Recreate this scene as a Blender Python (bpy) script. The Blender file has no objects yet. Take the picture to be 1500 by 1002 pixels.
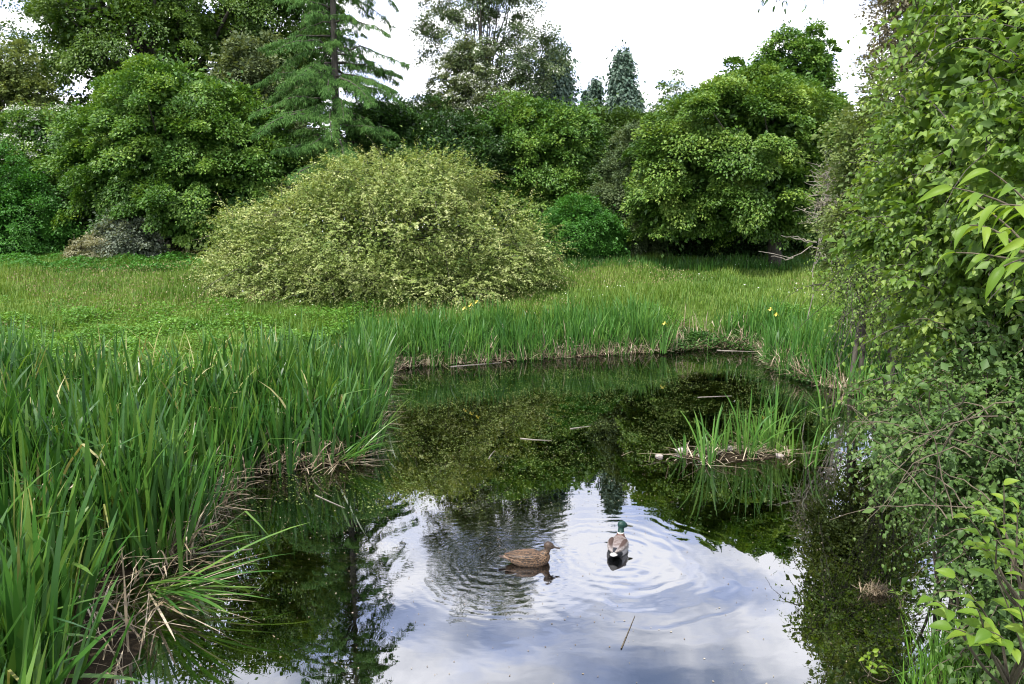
import bpy, bmesh, math
import numpy as np
from mathutils import Vector, Matrix

R = math.radians
C = bpy.context.scene.collection
SC = bpy.context.scene
# ---------------------------------------------------------------- camera
F, PITCH, CH = 1050.0, R(8.7), 3.0
cam_d = bpy.data.cameras.new('camera'); cam = bpy.data.objects.new('camera', cam_d); C.objects.link(cam)
cam.location = (0, 0, CH); cam.rotation_euler = (R(90) - PITCH, 0, 0)
cam_d.sensor_width = 36; cam_d.lens = 36 * F / 1500; cam_d.clip_start = .05; cam_d.clip_end = 2000
SC.camera = cam
# ---------------------------------------------------------------- light
SUN_EL, SUN_AZ = R(56), R(215)          # azimuth clockwise from +Y
sd = np.array([math.sin(SUN_AZ) * math.cos(SUN_EL), math.cos(SUN_AZ) * math.cos(SUN_EL), math.sin(SUN_EL)])
sl = bpy.data.lights.new('sun', 'SUN'); sl.energy = 5.0; sl.angle = R(1.2); sl.color = (1, .955, .88)
so = bpy.data.objects.new('sun', sl); C.objects.link(so)
so.rotation_euler = Vector(sd).to_track_quat('Z', 'Y').to_euler()
w = bpy.data.worlds.new("World"); SC.world = w; w.use_nodes = True
nt = w.node_tree; nt.nodes.clear()
def N(nt, t, **k):
    n = nt.nodes.new(t)
    for a, b in k.items():
        if a.startswith('i_'): n.inputs[a[2:].replace('_', ' ')].default_value = b
        else: setattr(n, a, b)
    return n
def M(nt, op, a, b=None, c=None, clamp=False):
    n = nt.nodes.new('ShaderNodeMath'); n.operation = op; n.use_clamp = clamp
    for i, v in enumerate((a, b, c)):
        if v is None: continue
        if isinstance(v, (int, float)): n.inputs[i].default_value = v
        else: nt.links.new(v, n.inputs[i])
    return n.outputs[0]
def ramp(nt, fac, stops, interp='LINEAR'):
    n = nt.nodes.new('ShaderNodeValToRGB'); cr = n.color_ramp; cr.interpolation = interp
    while len(cr.elements) < len(stops): cr.elements.new(.5)
    for e, (p, c) in zip(cr.elements, stops):
        e.position = p; e.color = (*c, 1) if len(c) == 3 else c
    if fac is not None: nt.links.new(fac, n.inputs[0])
    return n.outputs[0]
def mix(nt, fac, a, b, blend='MIX'):
    n = nt.nodes.new('ShaderNodeMix'); n.data_type = 'RGBA'; n.blend_type = blend
    for s, v in ((0, fac), (6, a), (7, b)):
        if isinstance(v, (int, float)): n.inputs[s].default_value = v
        elif isinstance(v, tuple): n.inputs[s].default_value = (*v, 1) if len(v) == 3 else v
        else: nt.links.new(v, n.inputs[s])
    return n.outputs[2]
sky = N(nt, 'ShaderNodeTexSky', sky_type='NISHITA', sun_disc=False, sun_elevation=SUN_EL, sun_rotation=SUN_AZ)
tc = N(nt, 'ShaderNodeTexCoord'); sp = N(nt, 'ShaderNodeSeparateXYZ'); nt.links.new(tc.outputs['Generated'], sp.inputs[0])
zz = M(nt, 'MAXIMUM', sp.outputs[2], .04)
cb = N(nt, 'ShaderNodeCombineXYZ')
nt.links.new(M(nt, 'DIVIDE', sp.outputs[0], zz), cb.inputs[0]); nt.links.new(M(nt, 'DIVIDE', sp.outputs[1], zz), cb.inputs[1])
cn = N(nt, 'ShaderNodeTexNoise', i_Scale=1.35, i_Detail=7.0, i_Roughness=.55, i_Distortion=.35); nt.links.new(cb.outputs[0], cn.inputs['Vector'])
cl = ramp(nt, cn.outputs[0], [(.40, (0, 0, 0)), (.62, (1, 1, 1))])
hz = ramp(nt, sp.outputs[2], [(.34, (1, 1, 1)), (.56, (.10, .10, .10))])
cov = M(nt, 'ADD', cl, hz, clamp=True)
cn2 = N(nt, 'ShaderNodeTexNoise', i_Scale=2.6, i_Detail=5.0); nt.links.new(cb.outputs[0], cn2.inputs['Vector'])
cc = ramp(nt, cn2.outputs[0], [(.38, (13., 15., 21.5)), (.56, (23., 23., 24.))])
skyb = mix(nt, 1.0, sky.outputs[0], (2.6, 2.3, 2.2), 'MULTIPLY')
bg = N(nt, 'ShaderNodeBackground'); bg.inputs[1].default_value = .076
nt.links.new(mix(nt, cov, skyb, cc), bg.inputs[0])
nt.links.new(bg.outputs[0], N(nt, 'ShaderNodeOutputWorld').inputs[0])
SC.view_settings.view_transform = 'Standard'; SC.view_settings.look = 'None'
SC.view_settings.exposure = .46; SC.view_settings.gamma = 1
SC.render.engine = 'CYCLES'; SC.cycles.use_denoising = True; SC.cycles.pixel_filter_type = 'BLACKMAN_HARRIS'; SC.cycles.filter_width = 1.1
SC.cycles.max_bounces = 6; SC.cycles.diffuse_bounces = 3; SC.cycles.glossy_bounces = 3
SC.cycles.transmission_bounces = 3; SC.cycles.transparent_max_bounces = 8

# ---------------------------------------------------------------- helpers
cP, sP = math.cos(PITCH), math.sin(PITCH)
def W(px, py, D):
    """photograph pixel at ground distance D -> world point"""
    v = 501 - py; hh = F * cP + v * sP
    return np.array([(px - 750) * D / hh, D, CH + D * (v * cP - F * sP) / hh])
def G(px, py, z=0.0):
    """photograph pixel -> point on the plane of height z"""
    v = 501 - py; hh = F * cP + v * sP; vv = v * cP - F * sP
    D = (z - CH) * hh / vv
    return np.array([(px - 750) * D / hh, D, z])
def nrm(a): return a / np.maximum(np.linalg.norm(a, axis=-1, keepdims=True), 1e-9)

def mesh_tris(name, V, T, mat, rnd=None, parent=None, smooth=False, mi=None):
    me = bpy.data.meshes.new(name); V = np.asarray(V, np.float32); T = np.asarray(T, np.int32)
    me.vertices.add(len(V)); me.vertices.foreach_set('co', V.ravel())
    k = T.shape[1]
    me.loops.add(T.size); me.loops.foreach_set('vertex_index', T.ravel())
    me.polygons.add(len(T)); me.polygons.foreach_set('loop_start', np.arange(0, T.size, k, dtype=np.int32))
    me.polygons.foreach_set('loop_total', np.full(len(T), k, np.int32))
    if smooth: me.polygons.foreach_set('use_smooth', np.ones(len(T), bool))
    for m in (mat if isinstance(mat, (list, tuple)) else [mat]): me.materials.append(m)
    if mi is not None: me.polygons.foreach_set('material_index', np.asarray(mi, np.int32))
    if rnd is not None:
        a = me.attributes.new('rnd', 'FLOAT', 'POINT'); a.data.foreach_set('value', np.asarray(rnd, np.float32))
    me.update(calc_edges=True)
    o = bpy.data.objects.new(name, me); C.objects.link(o)
    if parent is not None: o.parent = parent
    return o
def tag(o, label=None, cat=None, group=None, kind=None):
    for k, v in (('label', label), ('category', cat), ('group', group), ('kind', kind)):
        if v: o[k] = v
    return o
def empty(name, loc, label, cat, group=None):
    o = bpy.data.objects.new(name, None); C.objects.link(o); o.location = loc
    return tag(o, label, cat, group)

LEAF4 = (np.array([(0, 0, 0), (-.31, .42, .10), (0, 1, -.06), (.31, .42, .10)]), np.array([(0, 2, 1), (0, 3, 2)]))
LEAF8 = (np.array([(0, 0, 0), (-.30, .30, .07), (0, .33, 0), (.30, .30, .07), (-.29, .62, .02), (0, .65, -.05), (.29, .62, .02), (0, 1, -.2)]),
         np.array([(0, 2, 1), (0, 3, 2), (1, 2, 5), (1, 5, 4), (2, 3, 6), (2, 6, 5), (4, 5, 7), (5, 6, 7)]))
ROUND8 = (LEAF8[0] * np.array([1.45, 1, 1]), LEAF8[1])
def hires(w, droop, cup, n=7):
    V = []; T = []
    for i in range(n + 1):
        t = i / n; ww = w * math.sin(math.pi * t ** .8) ** .85 * (1 - .15 * t) if 0 < i < n else .004; z = -droop * t * t + .04 * math.sin(3 * t)
        y = t * (1 - .3 * droop * t); V += [(-ww, y, z + cup * ww), (-ww * .5, y, z + cup * ww * .35), (0, y, z), (ww * .5, y, z + cup * ww * .35), (ww, y, z + cup * ww)]
    for i in range(n):
        for j in range(4): a = i * 5 + j; T += [(a, a + 1, a + 6), (a, a + 6, a + 5)]
    return np.array(V), np.array(T)
LONG = hires(.15, .55, .45); BROAD = hires(.27, .35, .35)
LANCE8 = (LEAF8[0] * np.array([.72, 1, 1.4]), LEAF8[1])
PINE = (np.array([(-.06, 0, 0), (.06, 0, 0), (.05, .6, .02), (0, 1, -.05), (-.05, .6, .02)]), np.array([(0, 1, 2), (0, 2, 4), (4, 2, 3)]))
def leaves(c, a, n, size, tmpl):
    tv, tt = tmpl; a = nrm(a); s = nrm(np.cross(n, a)); n2 = np.cross(a, s)
    size = np.asarray(size).reshape(-1, 1, 1)
    V = c[:, None, :] + size * (tv[None, :, 0:1] * s[:, None] + tv[None, :, 1:2] * a[:, None] + tv[None, :, 2:3] * n2[:, None])
    T = (np.arange(len(c)) * len(tv))[:, None, None] + tt[None]
    return V.reshape(-1, 3), T.reshape(-1, 3)
class Tubes:
    def __init__(s): s.V = []; s.T = []; s.n = 0
    def add(s, P, rad, k=5):
        P = np.asarray(P, float); rad = np.asarray(rad, float); t = np.gradient(P, axis=0); t = nrm(t)
        ref = np.array([.31, .87, .38]); u = nrm(np.cross(t, ref)); v = np.cross(t, u)
        an = np.linspace(0, 2 * math.pi, k, endpoint=False)
        ring = P[:, None] + rad[:, None, None] * (np.cos(an)[None, :, None] * u[:, None] + np.sin(an)[None, :, None] * v[:, None])
        m = len(P); i = np.arange(m - 1)[:, None] * k; j = np.arange(k)[None]; jn = (j + 1) % k
        q = np.stack([i + j, i + jn, i + k + jn, i + k + j], -1).reshape(-1, 4)
        s.V.append(ring.reshape(-1, 3)); s.T.append(q + s.n); s.n += m * k
    def build(s, name, mat, parent=None):
        return mesh_tris(name, np.concatenate(s.V), np.concatenate(s.T), mat, parent=parent, smooth=True)
def bez(a, b, c, n=7):
    t = np.linspace(0, 1, n)[:, None]
    return (1 - t) ** 2 * a + 2 * t * (1 - t) * b + t * t * c

# ---------------------------------------------------------------- materials
def newmat(name):
    m = bpy.data.materials.new(name); m.use_nodes = True; nt = m.node_tree; nt.nodes.clear()
    return m, nt, nt.nodes.new('ShaderNodeOutputMaterial')
def leafmat(name, dark, mid, light, trans=.28, rough=.5, spec=.35, patch=.8, tcol=(1.25, 1.15, .5)):
    m, nt, out = newmat(name)
    at = N(nt, 'ShaderNodeAttribute', attribute_name='rnd')
    geo = N(nt, 'ShaderNodeNewGeometry')
    no = N(nt, 'ShaderNodeTexNoise', i_Scale=patch, i_Detail=2.0); nt.links.new(geo.outputs['Position'], no.inputs['Vector'])
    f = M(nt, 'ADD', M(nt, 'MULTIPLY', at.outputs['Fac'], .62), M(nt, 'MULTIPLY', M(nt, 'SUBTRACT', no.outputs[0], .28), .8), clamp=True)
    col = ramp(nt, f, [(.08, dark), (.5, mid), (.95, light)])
    p = N(nt, 'ShaderNodeBsdfPrincipled'); nt.links.new(col, p.inputs['Base Color'])
    p.inputs['Roughness'].default_value = rough; p.inputs['Specular IOR Level'].default_value = spec
    tr = N(nt, 'ShaderNodeBsdfTranslucent'); nt.links.new(mix(nt, 1.0, col, tcol, 'MULTIPLY'), tr.inputs[0])
    mx = N(nt, 'ShaderNodeMixShader'); mx.inputs[0].default_value = trans
    nt.links.new(p.outputs[0], mx.inputs[1]); nt.links.new(tr.outputs[0], mx.inputs[2]); nt.links.new(mx.outputs[0], out.inputs[0])
    return m
def barkmat(name, a, b, scale=9.):
    m, nt, out = newmat(name)
    geo = N(nt, 'ShaderNodeNewGeometry'); mp = N(nt, 'ShaderNodeMapping'); mp.inputs['Scale'].default_value = (1, 1, .25)
    nt.links.new(geo.outputs['Position'], mp.inputs[0])
    no = N(nt, 'ShaderNodeTexNoise', i_Scale=scale, i_Detail=6.0, i_Roughness=.65); nt.links.new(mp.outputs[0], no.inputs['Vector'])
    p = N(nt, 'ShaderNodeBsdfPrincipled', i_Roughness=.9); nt.links.new(ramp(nt, no.outputs[0], [(.35, a), (.65, b)]), p.inputs['Base Color'])
    bp = N(nt, 'ShaderNodeBump', i_Strength=.6, i_Distance=.02); nt.links.new(no.outputs[0], bp.inputs['Height']); nt.links.new(bp.outputs[0], p.inputs['Normal'])
    nt.links.new(p.outputs[0], out.inputs[0]); return m
L = {
 'oak': leafmat('oak_leaf', (.030, .075, .010), (.070, .14, .018), (.14, .22, .035)),
 'beech': leafmat('beech_leaf', (.03, .09, .012), (.085, .19, .024), (.24, .37, .065), spec=.45),
 'beech2': leafmat('lime_leaf', (.032, .09, .012), (.10, .20, .026), (.30, .42, .085), spec=.45),
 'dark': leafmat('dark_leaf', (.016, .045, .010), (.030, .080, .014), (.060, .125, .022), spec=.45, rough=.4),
 'mid': leafmat('mid_leaf', (.030, .070, .012), (.055, .115, .018), (.10, .17, .03)),
 'fresh': leafmat('fresh_leaf', (.030, .11, .016), (.055, .18, .022), (.09, .25, .035)),
 'pale': leafmat('pale_leaf', (.07, .10, .04), (.13, .175, .07), (.22, .27, .13)),
 'olive': leafmat('olive_leaf', (.09, .135, .035), (.17, .225, .065), (.28, .33, .12)),
 'sparse': leafmat('grey_green_leaf', (.045, .08, .03), (.095, .145, .055), (.18, .23, .11)),
 'cedar': leafmat('cedar_needle', (.026, .075, .016), (.065, .155, .032), (.14, .25, .06), trans=.15, spec=.15, rough=.6),
 'cypress': leafmat('cypress_needle', (.045, .085, .060), (.08, .135, .095), (.13, .19, .135), trans=.1),
 'dogwood': leafmat('dogwood_leaf', (.035, .09, .014), (.20, .27, .058), (.66, .69, .34), patch=1.3),
 'rhodo': leafmat('grey_leaf', (.08, .11, .07), (.16, .20, .14), (.30, .33, .26)),
 'tan': leafmat('tan_leaf', (.16, .17, .09), (.28, .28, .17), (.42, .41, .29)),
 'rust': leafmat('rust_leaf', (.08, .08, .04), (.14, .125, .075), (.21, .19, .11)),
 'hazel': leafmat('hazel_leaf', (.045, .11, .014), (.13, .235, .03), (.30, .40, .08), trans=.42, patch=2.2, spec=.5),
 'sallow': leafmat('sallow_leaf', (.07, .12, .03), (.15, .21, .06), (.28, .33, .14), trans=.35),
 'bramble': leafmat('bramble_leaf', (.035, .080, .018), (.075, .145, .032), (.15, .23, .06), trans=.3, patch=3),
 'elder': leafmat('elder_leaf', (.06, .14, .015), (.14, .25, .022), (.27, .37, .045), trans=.45, patch=3, spec=.35, rough=.5),
 'iris': leafmat('iris_blade', (.018, .070, .014), (.052, .150, .024), (.17, .28, .05), trans=.34, spec=.5, rough=.35, patch=1.5),
 'iris_far': leafmat('iris_far_blade', (.028, .10, .018), (.062, .175, .026), (.15, .28, .05), trans=.3, spec=.4, rough=.42, patch=1.5),
 'grass': leafmat('grass_blade', (.06, .15, .018), (.14, .245, .032), (.32, .38, .10), trans=.3, patch=.45),
 'herb': leafmat('herb_leaf', (.055, .15, .018), (.10, .235, .028), (.20, .36, .05), trans=.3, patch=1.2),
 'bank': leafmat('bank_herb_leaf', (.025, .075, .015), (.05, .13, .022), (.09, .20, .035), trans=.25, patch=2),
 'straw': leafmat('dead_blade', (.11, .085, .055), (.28, .22, .14), (.62, .54, .40), trans=.1, patch=4, tcol=(1, .9, .7)),
 'pink': leafmat('seed_head', (.14, .13, .05), (.22, .19, .08), (.34, .28, .15), trans=.1),
 'fade': leafmat('fading_blade', (.10, .13, .03), (.24, .25, .07), (.46, .42, .22), trans=.2, patch=6),
 'weed': leafmat('pondweed_leaf', (.05, .09, .014), (.125, .185, .035), (.26, .32, .085), trans=.15, patch=2.5),
 'white': leafmat('white_blossom', (.50, .52, .44), (.68, .70, .62), (.82, .82, .78), trans=.15, tcol=(1, 1, .9)),
 'yellow': leafmat('yellow_petal', (.65, .50, .05), (.80, .66, .12), (.85, .75, .30), trans=.3, tcol=(1, 1, .8)),
}
BARK = barkmat('bark', (.025, .022, .017), (.085, .075, .058)); BARKP = barkmat('pale_bark', (.16, .14, .11), (.34, .31, .26))
TWIG = barkmat('twig_bark', (.05, .04, .025), (.15, .12, .08), 25)

# ---------------------------------------------------------------- pond outline and ground
shore_px = [(60, 1330), (130, 1120), (185, 1002), (185, 940), (150, 885), (235, 835), (285, 790), (300, 745), (330, 708), (400, 690), (470, 684),
            (528, 664), (540, 625), (546, 585), (552, 548), (600, 537), (700, 531), (800, 525), (900, 519), (985, 514), (1050, 509), (1120, 512), (1140, 540),
            (1180, 556), (1235, 572), (1300, 590), (1370, 625), (1400, 700), (1425, 790), (1430, 880), (1390, 960), (1360, 1010), (1330, 1150), (1300, 1330)]
SH = np.array([G(*p)[:2] for p in shore_px])
def sdf(x, y):
    x = np.asarray(x, float).ravel(); y = np.asarray(y, float).ravel()
    d = np.full(len(x), 1e9); ins = np.zeros(len(x), bool); n = len(SH)
    for i in range(n):
        a, b = SH[i], SH[(i + 1) % n]; e = b - a
        t = np.clip(((x - a[0]) * e[0] + (y - a[1]) * e[1]) / (e @ e), 0, 1)
        d = np.minimum(d, np.hypot(x - a[0] - t * e[0], y - a[1] - t * e[1]))
        if a[1] != b[1]:
            cnd = ((a[1] > y) != (b[1] > y)) & (x < (b[0] - a[0]) * (y - a[1]) / (b[1] - a[1]) + a[0]); ins ^= cnd
    return np.where(ins, -d, d)
ISL = G(1068, 668)
def height(x, y, s=None):
    x = np.asarray(x, float).ravel(); y = np.asarray(y, float).ravel()
    if s is None: s = sdf(x, y)
    s = s + .10 * np.sin(x * 2.3 + y * 1.1) * np.sin(y * 2.9 - x) + .05 * np.sin(x * 6.1) * np.cos(y * 5.3)
    base = np.interp(y, [-10, 1, 5, 9, 13, 17, 27, 40, 80], [1.4, 1.35, 1.05, .6, .35, .35, 1.87, 2.3, 3])
    k = np.clip(s / 2.6, 0, 1); k = k * k * (3 - 2 * k) * .75 + k * .25
    land = .03 + (base - .03) * k + .03 * np.sin(x * 1.7 + 1) * np.sin(y * 1.3) * np.clip(s, 0, 1)
    md = np.interp(y, [3, 6.5, 8.3, 10, 13, 17], [1.0, .9, .62, .36, .33, .28])
    bed = -np.minimum(md, .05 + .30 * np.abs(s)) + .025 * np.sin(x * 3.1) * np.sin(y * 2.7) * (s < -.5)
    z = np.where(s > 0, land, bed)
    g = np.exp(-(((x - ISL[0]) / 1.25) ** 2 + ((y - ISL[1]) / .42) ** 2) ** 1.5)
    return z + (.07 - z) * g
def grid(lo, hi, n, outer): return np.concatenate([-np.array(outer[0])[::-1], np.linspace(lo, hi, n), np.array(outer[1])])
gx = np.concatenate([[-400, -150, -70, -40, -25, -18, -14], np.linspace(-11, 11, 190), [14, 18, 25, 40, 70, 150, 400]])
gy = np.concatenate([[-100, -30, -10, -3, 0], np.linspace(1.5, 20, 170), np.linspace(20.5, 45, 35), [55, 80, 150, 400]])
XX, YY = np.meshgrid(gx, gy); ZZ = height(XX, YY).reshape(XX.shape)
V = np.stack([XX, YY, ZZ], -1).reshape(-1, 3); nx = len(gx)
i = np.arange(len(gy) - 1)[:, None] * nx; j = np.arange(nx - 1)[None]
Q = np.stack([i + j, i + j + 1, i + nx + j + 1, i + nx + j], -1).reshape(-1, 4)
m, nt, out = newmat('meadow_and_mud')
geo = N(nt, 'ShaderNodeNewGeometry'); sp = N(nt, 'ShaderNodeSeparateXYZ'); nt.links.new(geo.outputs['Position'], sp.inputs[0])
def noise(nt, vec, scale, detail=5., rough=.6, dist=0.):
    n = N(nt, 'ShaderNodeTexNoise', i_Scale=scale, i_Detail=detail, i_Roughness=rough, i_Distortion=dist); nt.links.new(vec, n.inputs['Vector']); return n.outputs[0]
P_ = geo.outputs['Position']
n1, n2, n3 = noise(nt, P_, .6), noise(nt, P_, 6.), noise(nt, P_, 1.6, 8., .68, .6)
gcol = mix(nt, n2, ramp(nt, n1, [(.35, (.055, .11, .016)), (.65, (.10, .16, .03))]), (.03, .05, .012), 'MIX')
mud = ramp(nt, n2, [(.3, (.012, .009, .006)), (.7, (.04, .03, .018))])
zf = M(nt, 'MULTIPLY', M(nt, 'SUBTRACT', M(nt, 'ADD', sp.outputs[2], M(nt, 'MULTIPLY', n2, .12)), .14), 9., clamp=True)
weed = ramp(nt, noise(nt, P_, 14., 10., .78), [(.36, (.02, .03, .005)), (.5, (.17, .20, .03)), (.64, (.46, .46, .10))])
silt_depth_shade = ramp(nt, n2, [(.3, (.006, .008, .003)), (.7, (.016, .018, .006))])  # bare silt, also the painted dimness of the deeper water
wm = ramp(nt, n3, [(.41, (0, 0, 0)), (.49, (1, 1, 1))])
deep = M(nt, 'MULTIPLY', M(nt, 'ADD', sp.outputs[2], .66), 5., clamp=True)  # weed fades out with depth, light lost in water painted into the bed
bedc = mix(nt, M(nt, 'MULTIPLY', wm, deep), silt_depth_shade, weed)
uw = M(nt, 'LESS_THAN', sp.outputs[2], .0)
col = mix(nt, uw, mix(nt, zf, mud, gcol), bedc)
p = N(nt, 'ShaderNodeBsdfPrincipled', i_Roughness=.95); p.inputs['Specular IOR Level'].default_value = .1
nt.links.new(col, p.inputs['Base Color'])
bp = N(nt, 'ShaderNodeBump', i_Strength=.8, i_Distance=.05); nt.links.new(n2, bp.inputs['Height']); nt.links.new(bp.outputs[0], p.inputs['Normal'])
nt.links.new(p.outputs[0], out.inputs[0])
tag(mesh_tris('ground', V, Q, m, smooth=True), kind='structure')

# ---------------------------------------------------------------- water
HEN = G(776, 824); DRK = G(905, 806)
m, nt, out = newmat('pond_water')
geo = N(nt, 'ShaderNodeNewGeometry'); P_ = geo.outputs['Position']
def dist_to(c, sx=1., sy=1.):
    mp = N(nt, 'ShaderNodeMapping'); mp.inputs['Location'].default_value = (-c[0] * sx, -c[1] * sy, 0); mp.inputs['Scale'].default_value = (sx, sy, 0)
    nt.links.new(P_, mp.inputs[0]); v = N(nt, 'ShaderNodeVectorMath', operation='LENGTH'); nt.links.new(mp.outputs[0], v.inputs[0]); return v.outputs['Value']
def rings(c, lam, amp, decay, sx=1., sy=1.):
    d = dist_to(c, sx, sy)
    dn = M(nt, 'ADD', d, M(nt, 'MULTIPLY', noise(nt, P_, 1.8, 2.), .35))
    wv = M(nt, 'SINE', M(nt, 'MULTIPLY', dn, 2 * math.pi / lam))
    en = M(nt, 'POWER', 2.718, M(nt, 'MULTIPLY', d, -1. / decay))
    return M(nt, 'MULTIPLY', M(nt, 'MULTIPLY', wv, en), amp)
h = rings(DRK + np.array([-.05, -.1, 0]), .13, .00055, .55)
h = M(nt, 'ADD', h, rings(DRK + np.array([.1, -.5, 0]), .25, .0006, .8))
h = M(nt, 'ADD', h, rings(HEN + np.array([-.2, 0, 0]), .10, .0005, .45))
mpn = N(nt, 'ShaderNodeMapping'); mpn.inputs['Scale'].default_value = (.7, 1.5, 1); nt.links.new(P_, mpn.inputs[0])
chop = noise(nt, mpn.outputs[0], 11., 3., .5)
ce = M(nt, 'POWER', 2.718, M(nt, 'MULTIPLY', dist_to(HEN + np.array([-.15, .1, 0]), .8, .9), -3.0))
h = M(nt, 'ADD', h, M(nt, 'MULTIPLY', M(nt, 'MULTIPLY', ce, chop), .0042))
h = M(nt, 'ADD', h, M(nt, 'MULTIPLY', noise(nt, mpn.outputs[0], 4., 2., .5), .00022))
bp = N(nt, 'ShaderNodeBump', i_Strength=1., i_Distance=1.); nt.links.new(h, bp.inputs['Height'])
fr = N(nt, 'ShaderNodeFresnel', i_IOR=4.0); nt.links.new(bp.outputs[0], fr.inputs['Normal'])
gl = N(nt, 'ShaderNodeBsdfGlossy', i_Roughness=.0); gl.inputs[0].default_value = (.96, .97, 1, 1); nt.links.new(bp.outputs[0], gl.inputs['Normal'])
tr = N(nt, 'ShaderNodeBsdfTransparent'); tr.inputs[0].default_value = (.88, .93, .74, 1)
mx = N(nt, 'ShaderNodeMixShader'); nt.links.new(fr.outputs[0], mx.inputs[0]); nt.links.new(tr.outputs[0], mx.inputs[1]); nt.links.new(gl.outputs[0], mx.inputs[2])
nt.links.new(mx.outputs[0], out.inputs[0])
wb = SH.min(0) - .6, SH.max(0) + .6
wx = np.linspace(wb[0][0], wb[1][0], 12); wy = np.linspace(wb[0][1], wb[1][1], 12)
X2, Y2 = np.meshgrid(wx, wy); V = np.stack([X2, Y2, 0 * X2], -1).reshape(-1, 3)
i = np.arange(11)[:, None] * 12; j = np.arange(11)[None]
tag(mesh_tris('water', V, np.stack([i + j, i + j + 1, i + 13 + j, i + 12 + j], -1).reshape(-1, 4), m), kind='structure')

# ---------------------------------------------------------------- trees
def gz(x, y): return float(height([x], [y])[0])
def pads_to_leaves(rng, pc, po, pr, n, size, tmpl, jit=.5, flat=.22, up=.9, out=.55, droop=.35, lout=.6):
    idx = rng.integers(0, len(pc), n); c = pc[idx]; o = po[idx]; r = pr[idx][:, None]
    pn = nrm(np.array([0, 0, up]) + out * o + rng.normal(0, .18, (len(pc), 3))[idx])
    e1 = nrm(np.cross(pn, np.array([.3, .9, .1]))); e2 = np.cross(pn, e1)
    th = rng.uniform(0, 2 * math.pi, n)[:, None]; rr = np.sqrt(rng.uniform(0, 1, n))[:, None]
    rad = np.cos(th) * e1 + np.sin(th) * e2
    pos = c + r * rr * rad + r * flat * rng.normal(0, 1, (n, 1)) * pn - r * droop * rr ** 2 * np.array([0, 0, 1])
    ax = nrm(rad * .7 + lout * o + rng.normal(0, .45, (n, 3)) + np.array([0, 0, -.15]))
    nn = nrm(pn + rng.normal(0, jit, (n, 3)))
    sz = size * rng.uniform(.65, 1.25, n)
    rnd = np.clip(.5 + .22 * rng.normal(0, 1, n) + .18 * rng.normal(0, 1, len(pc))[idx], 0, 1)
    V, T = leaves(pos, ax, nn, sz, tmpl)
    return V, T, np.repeat(rnd, len(tmpl[0]))
def lobes_pads(rng, lobes, npad, pr, shell=(.62, 1.03), back=.35, lump=.12):
    vol = np.array([l[1][0] * l[1][2] + l[1][0] * l[1][1] for l in lobes]); pc = []; po = []
    cnt = rng.multinomial(int(npad * 1.7), vol / vol.sum())
    for (c, r), k in zip(lobes, cnt):
        d = nrm(rng.normal(0, 1, (k, 3))); d = d[(d[:, 1] < .3) | (rng.uniform(0, 1, k) < back)]
        ph = rng.uniform(0, 6.28, 4)
        lum = 1 + lump * (np.sin(d[:, 0] * 5 + ph[0]) * np.sin(d[:, 2] * 6 + ph[1]) + .6 * np.sin(d[:, 0] * 11 + ph[2]) * np.sin(d[:, 2] * 10 + ph[3]))
        f = rng.uniform(0, 1, len(d)) ** .5 * (shell[1] - shell[0]) + shell[0]
        pc.append(np.array(c) + d * (f * lum)[:, None] * np.array(r)); po.append(nrm(d / np.array(r)))
    pc = np.concatenate(pc); po = np.concatenate(po)
    out_ = rng.uniform(0, 1, len(pc)) < .10; pc = pc + po * (out_ * rng.uniform(.2, .7, len(pc)) * pr)[:, None]; 
    keep = rng.permutation(len(pc))[:npad]; pc, po = pc[keep], po[keep]
    ok = np.ones(len(pc), bool)                        # drop pads deep inside another lobe
    for (c, r) in lobes:
        ok &= np.linalg.norm((pc - np.array(c)) / np.array(r), axis=1) > shell[0] * .85
    pc, po = pc[ok], po[ok]
    return pc, po, pr * rng.uniform(.45, 1.5, len(pc))
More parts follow.
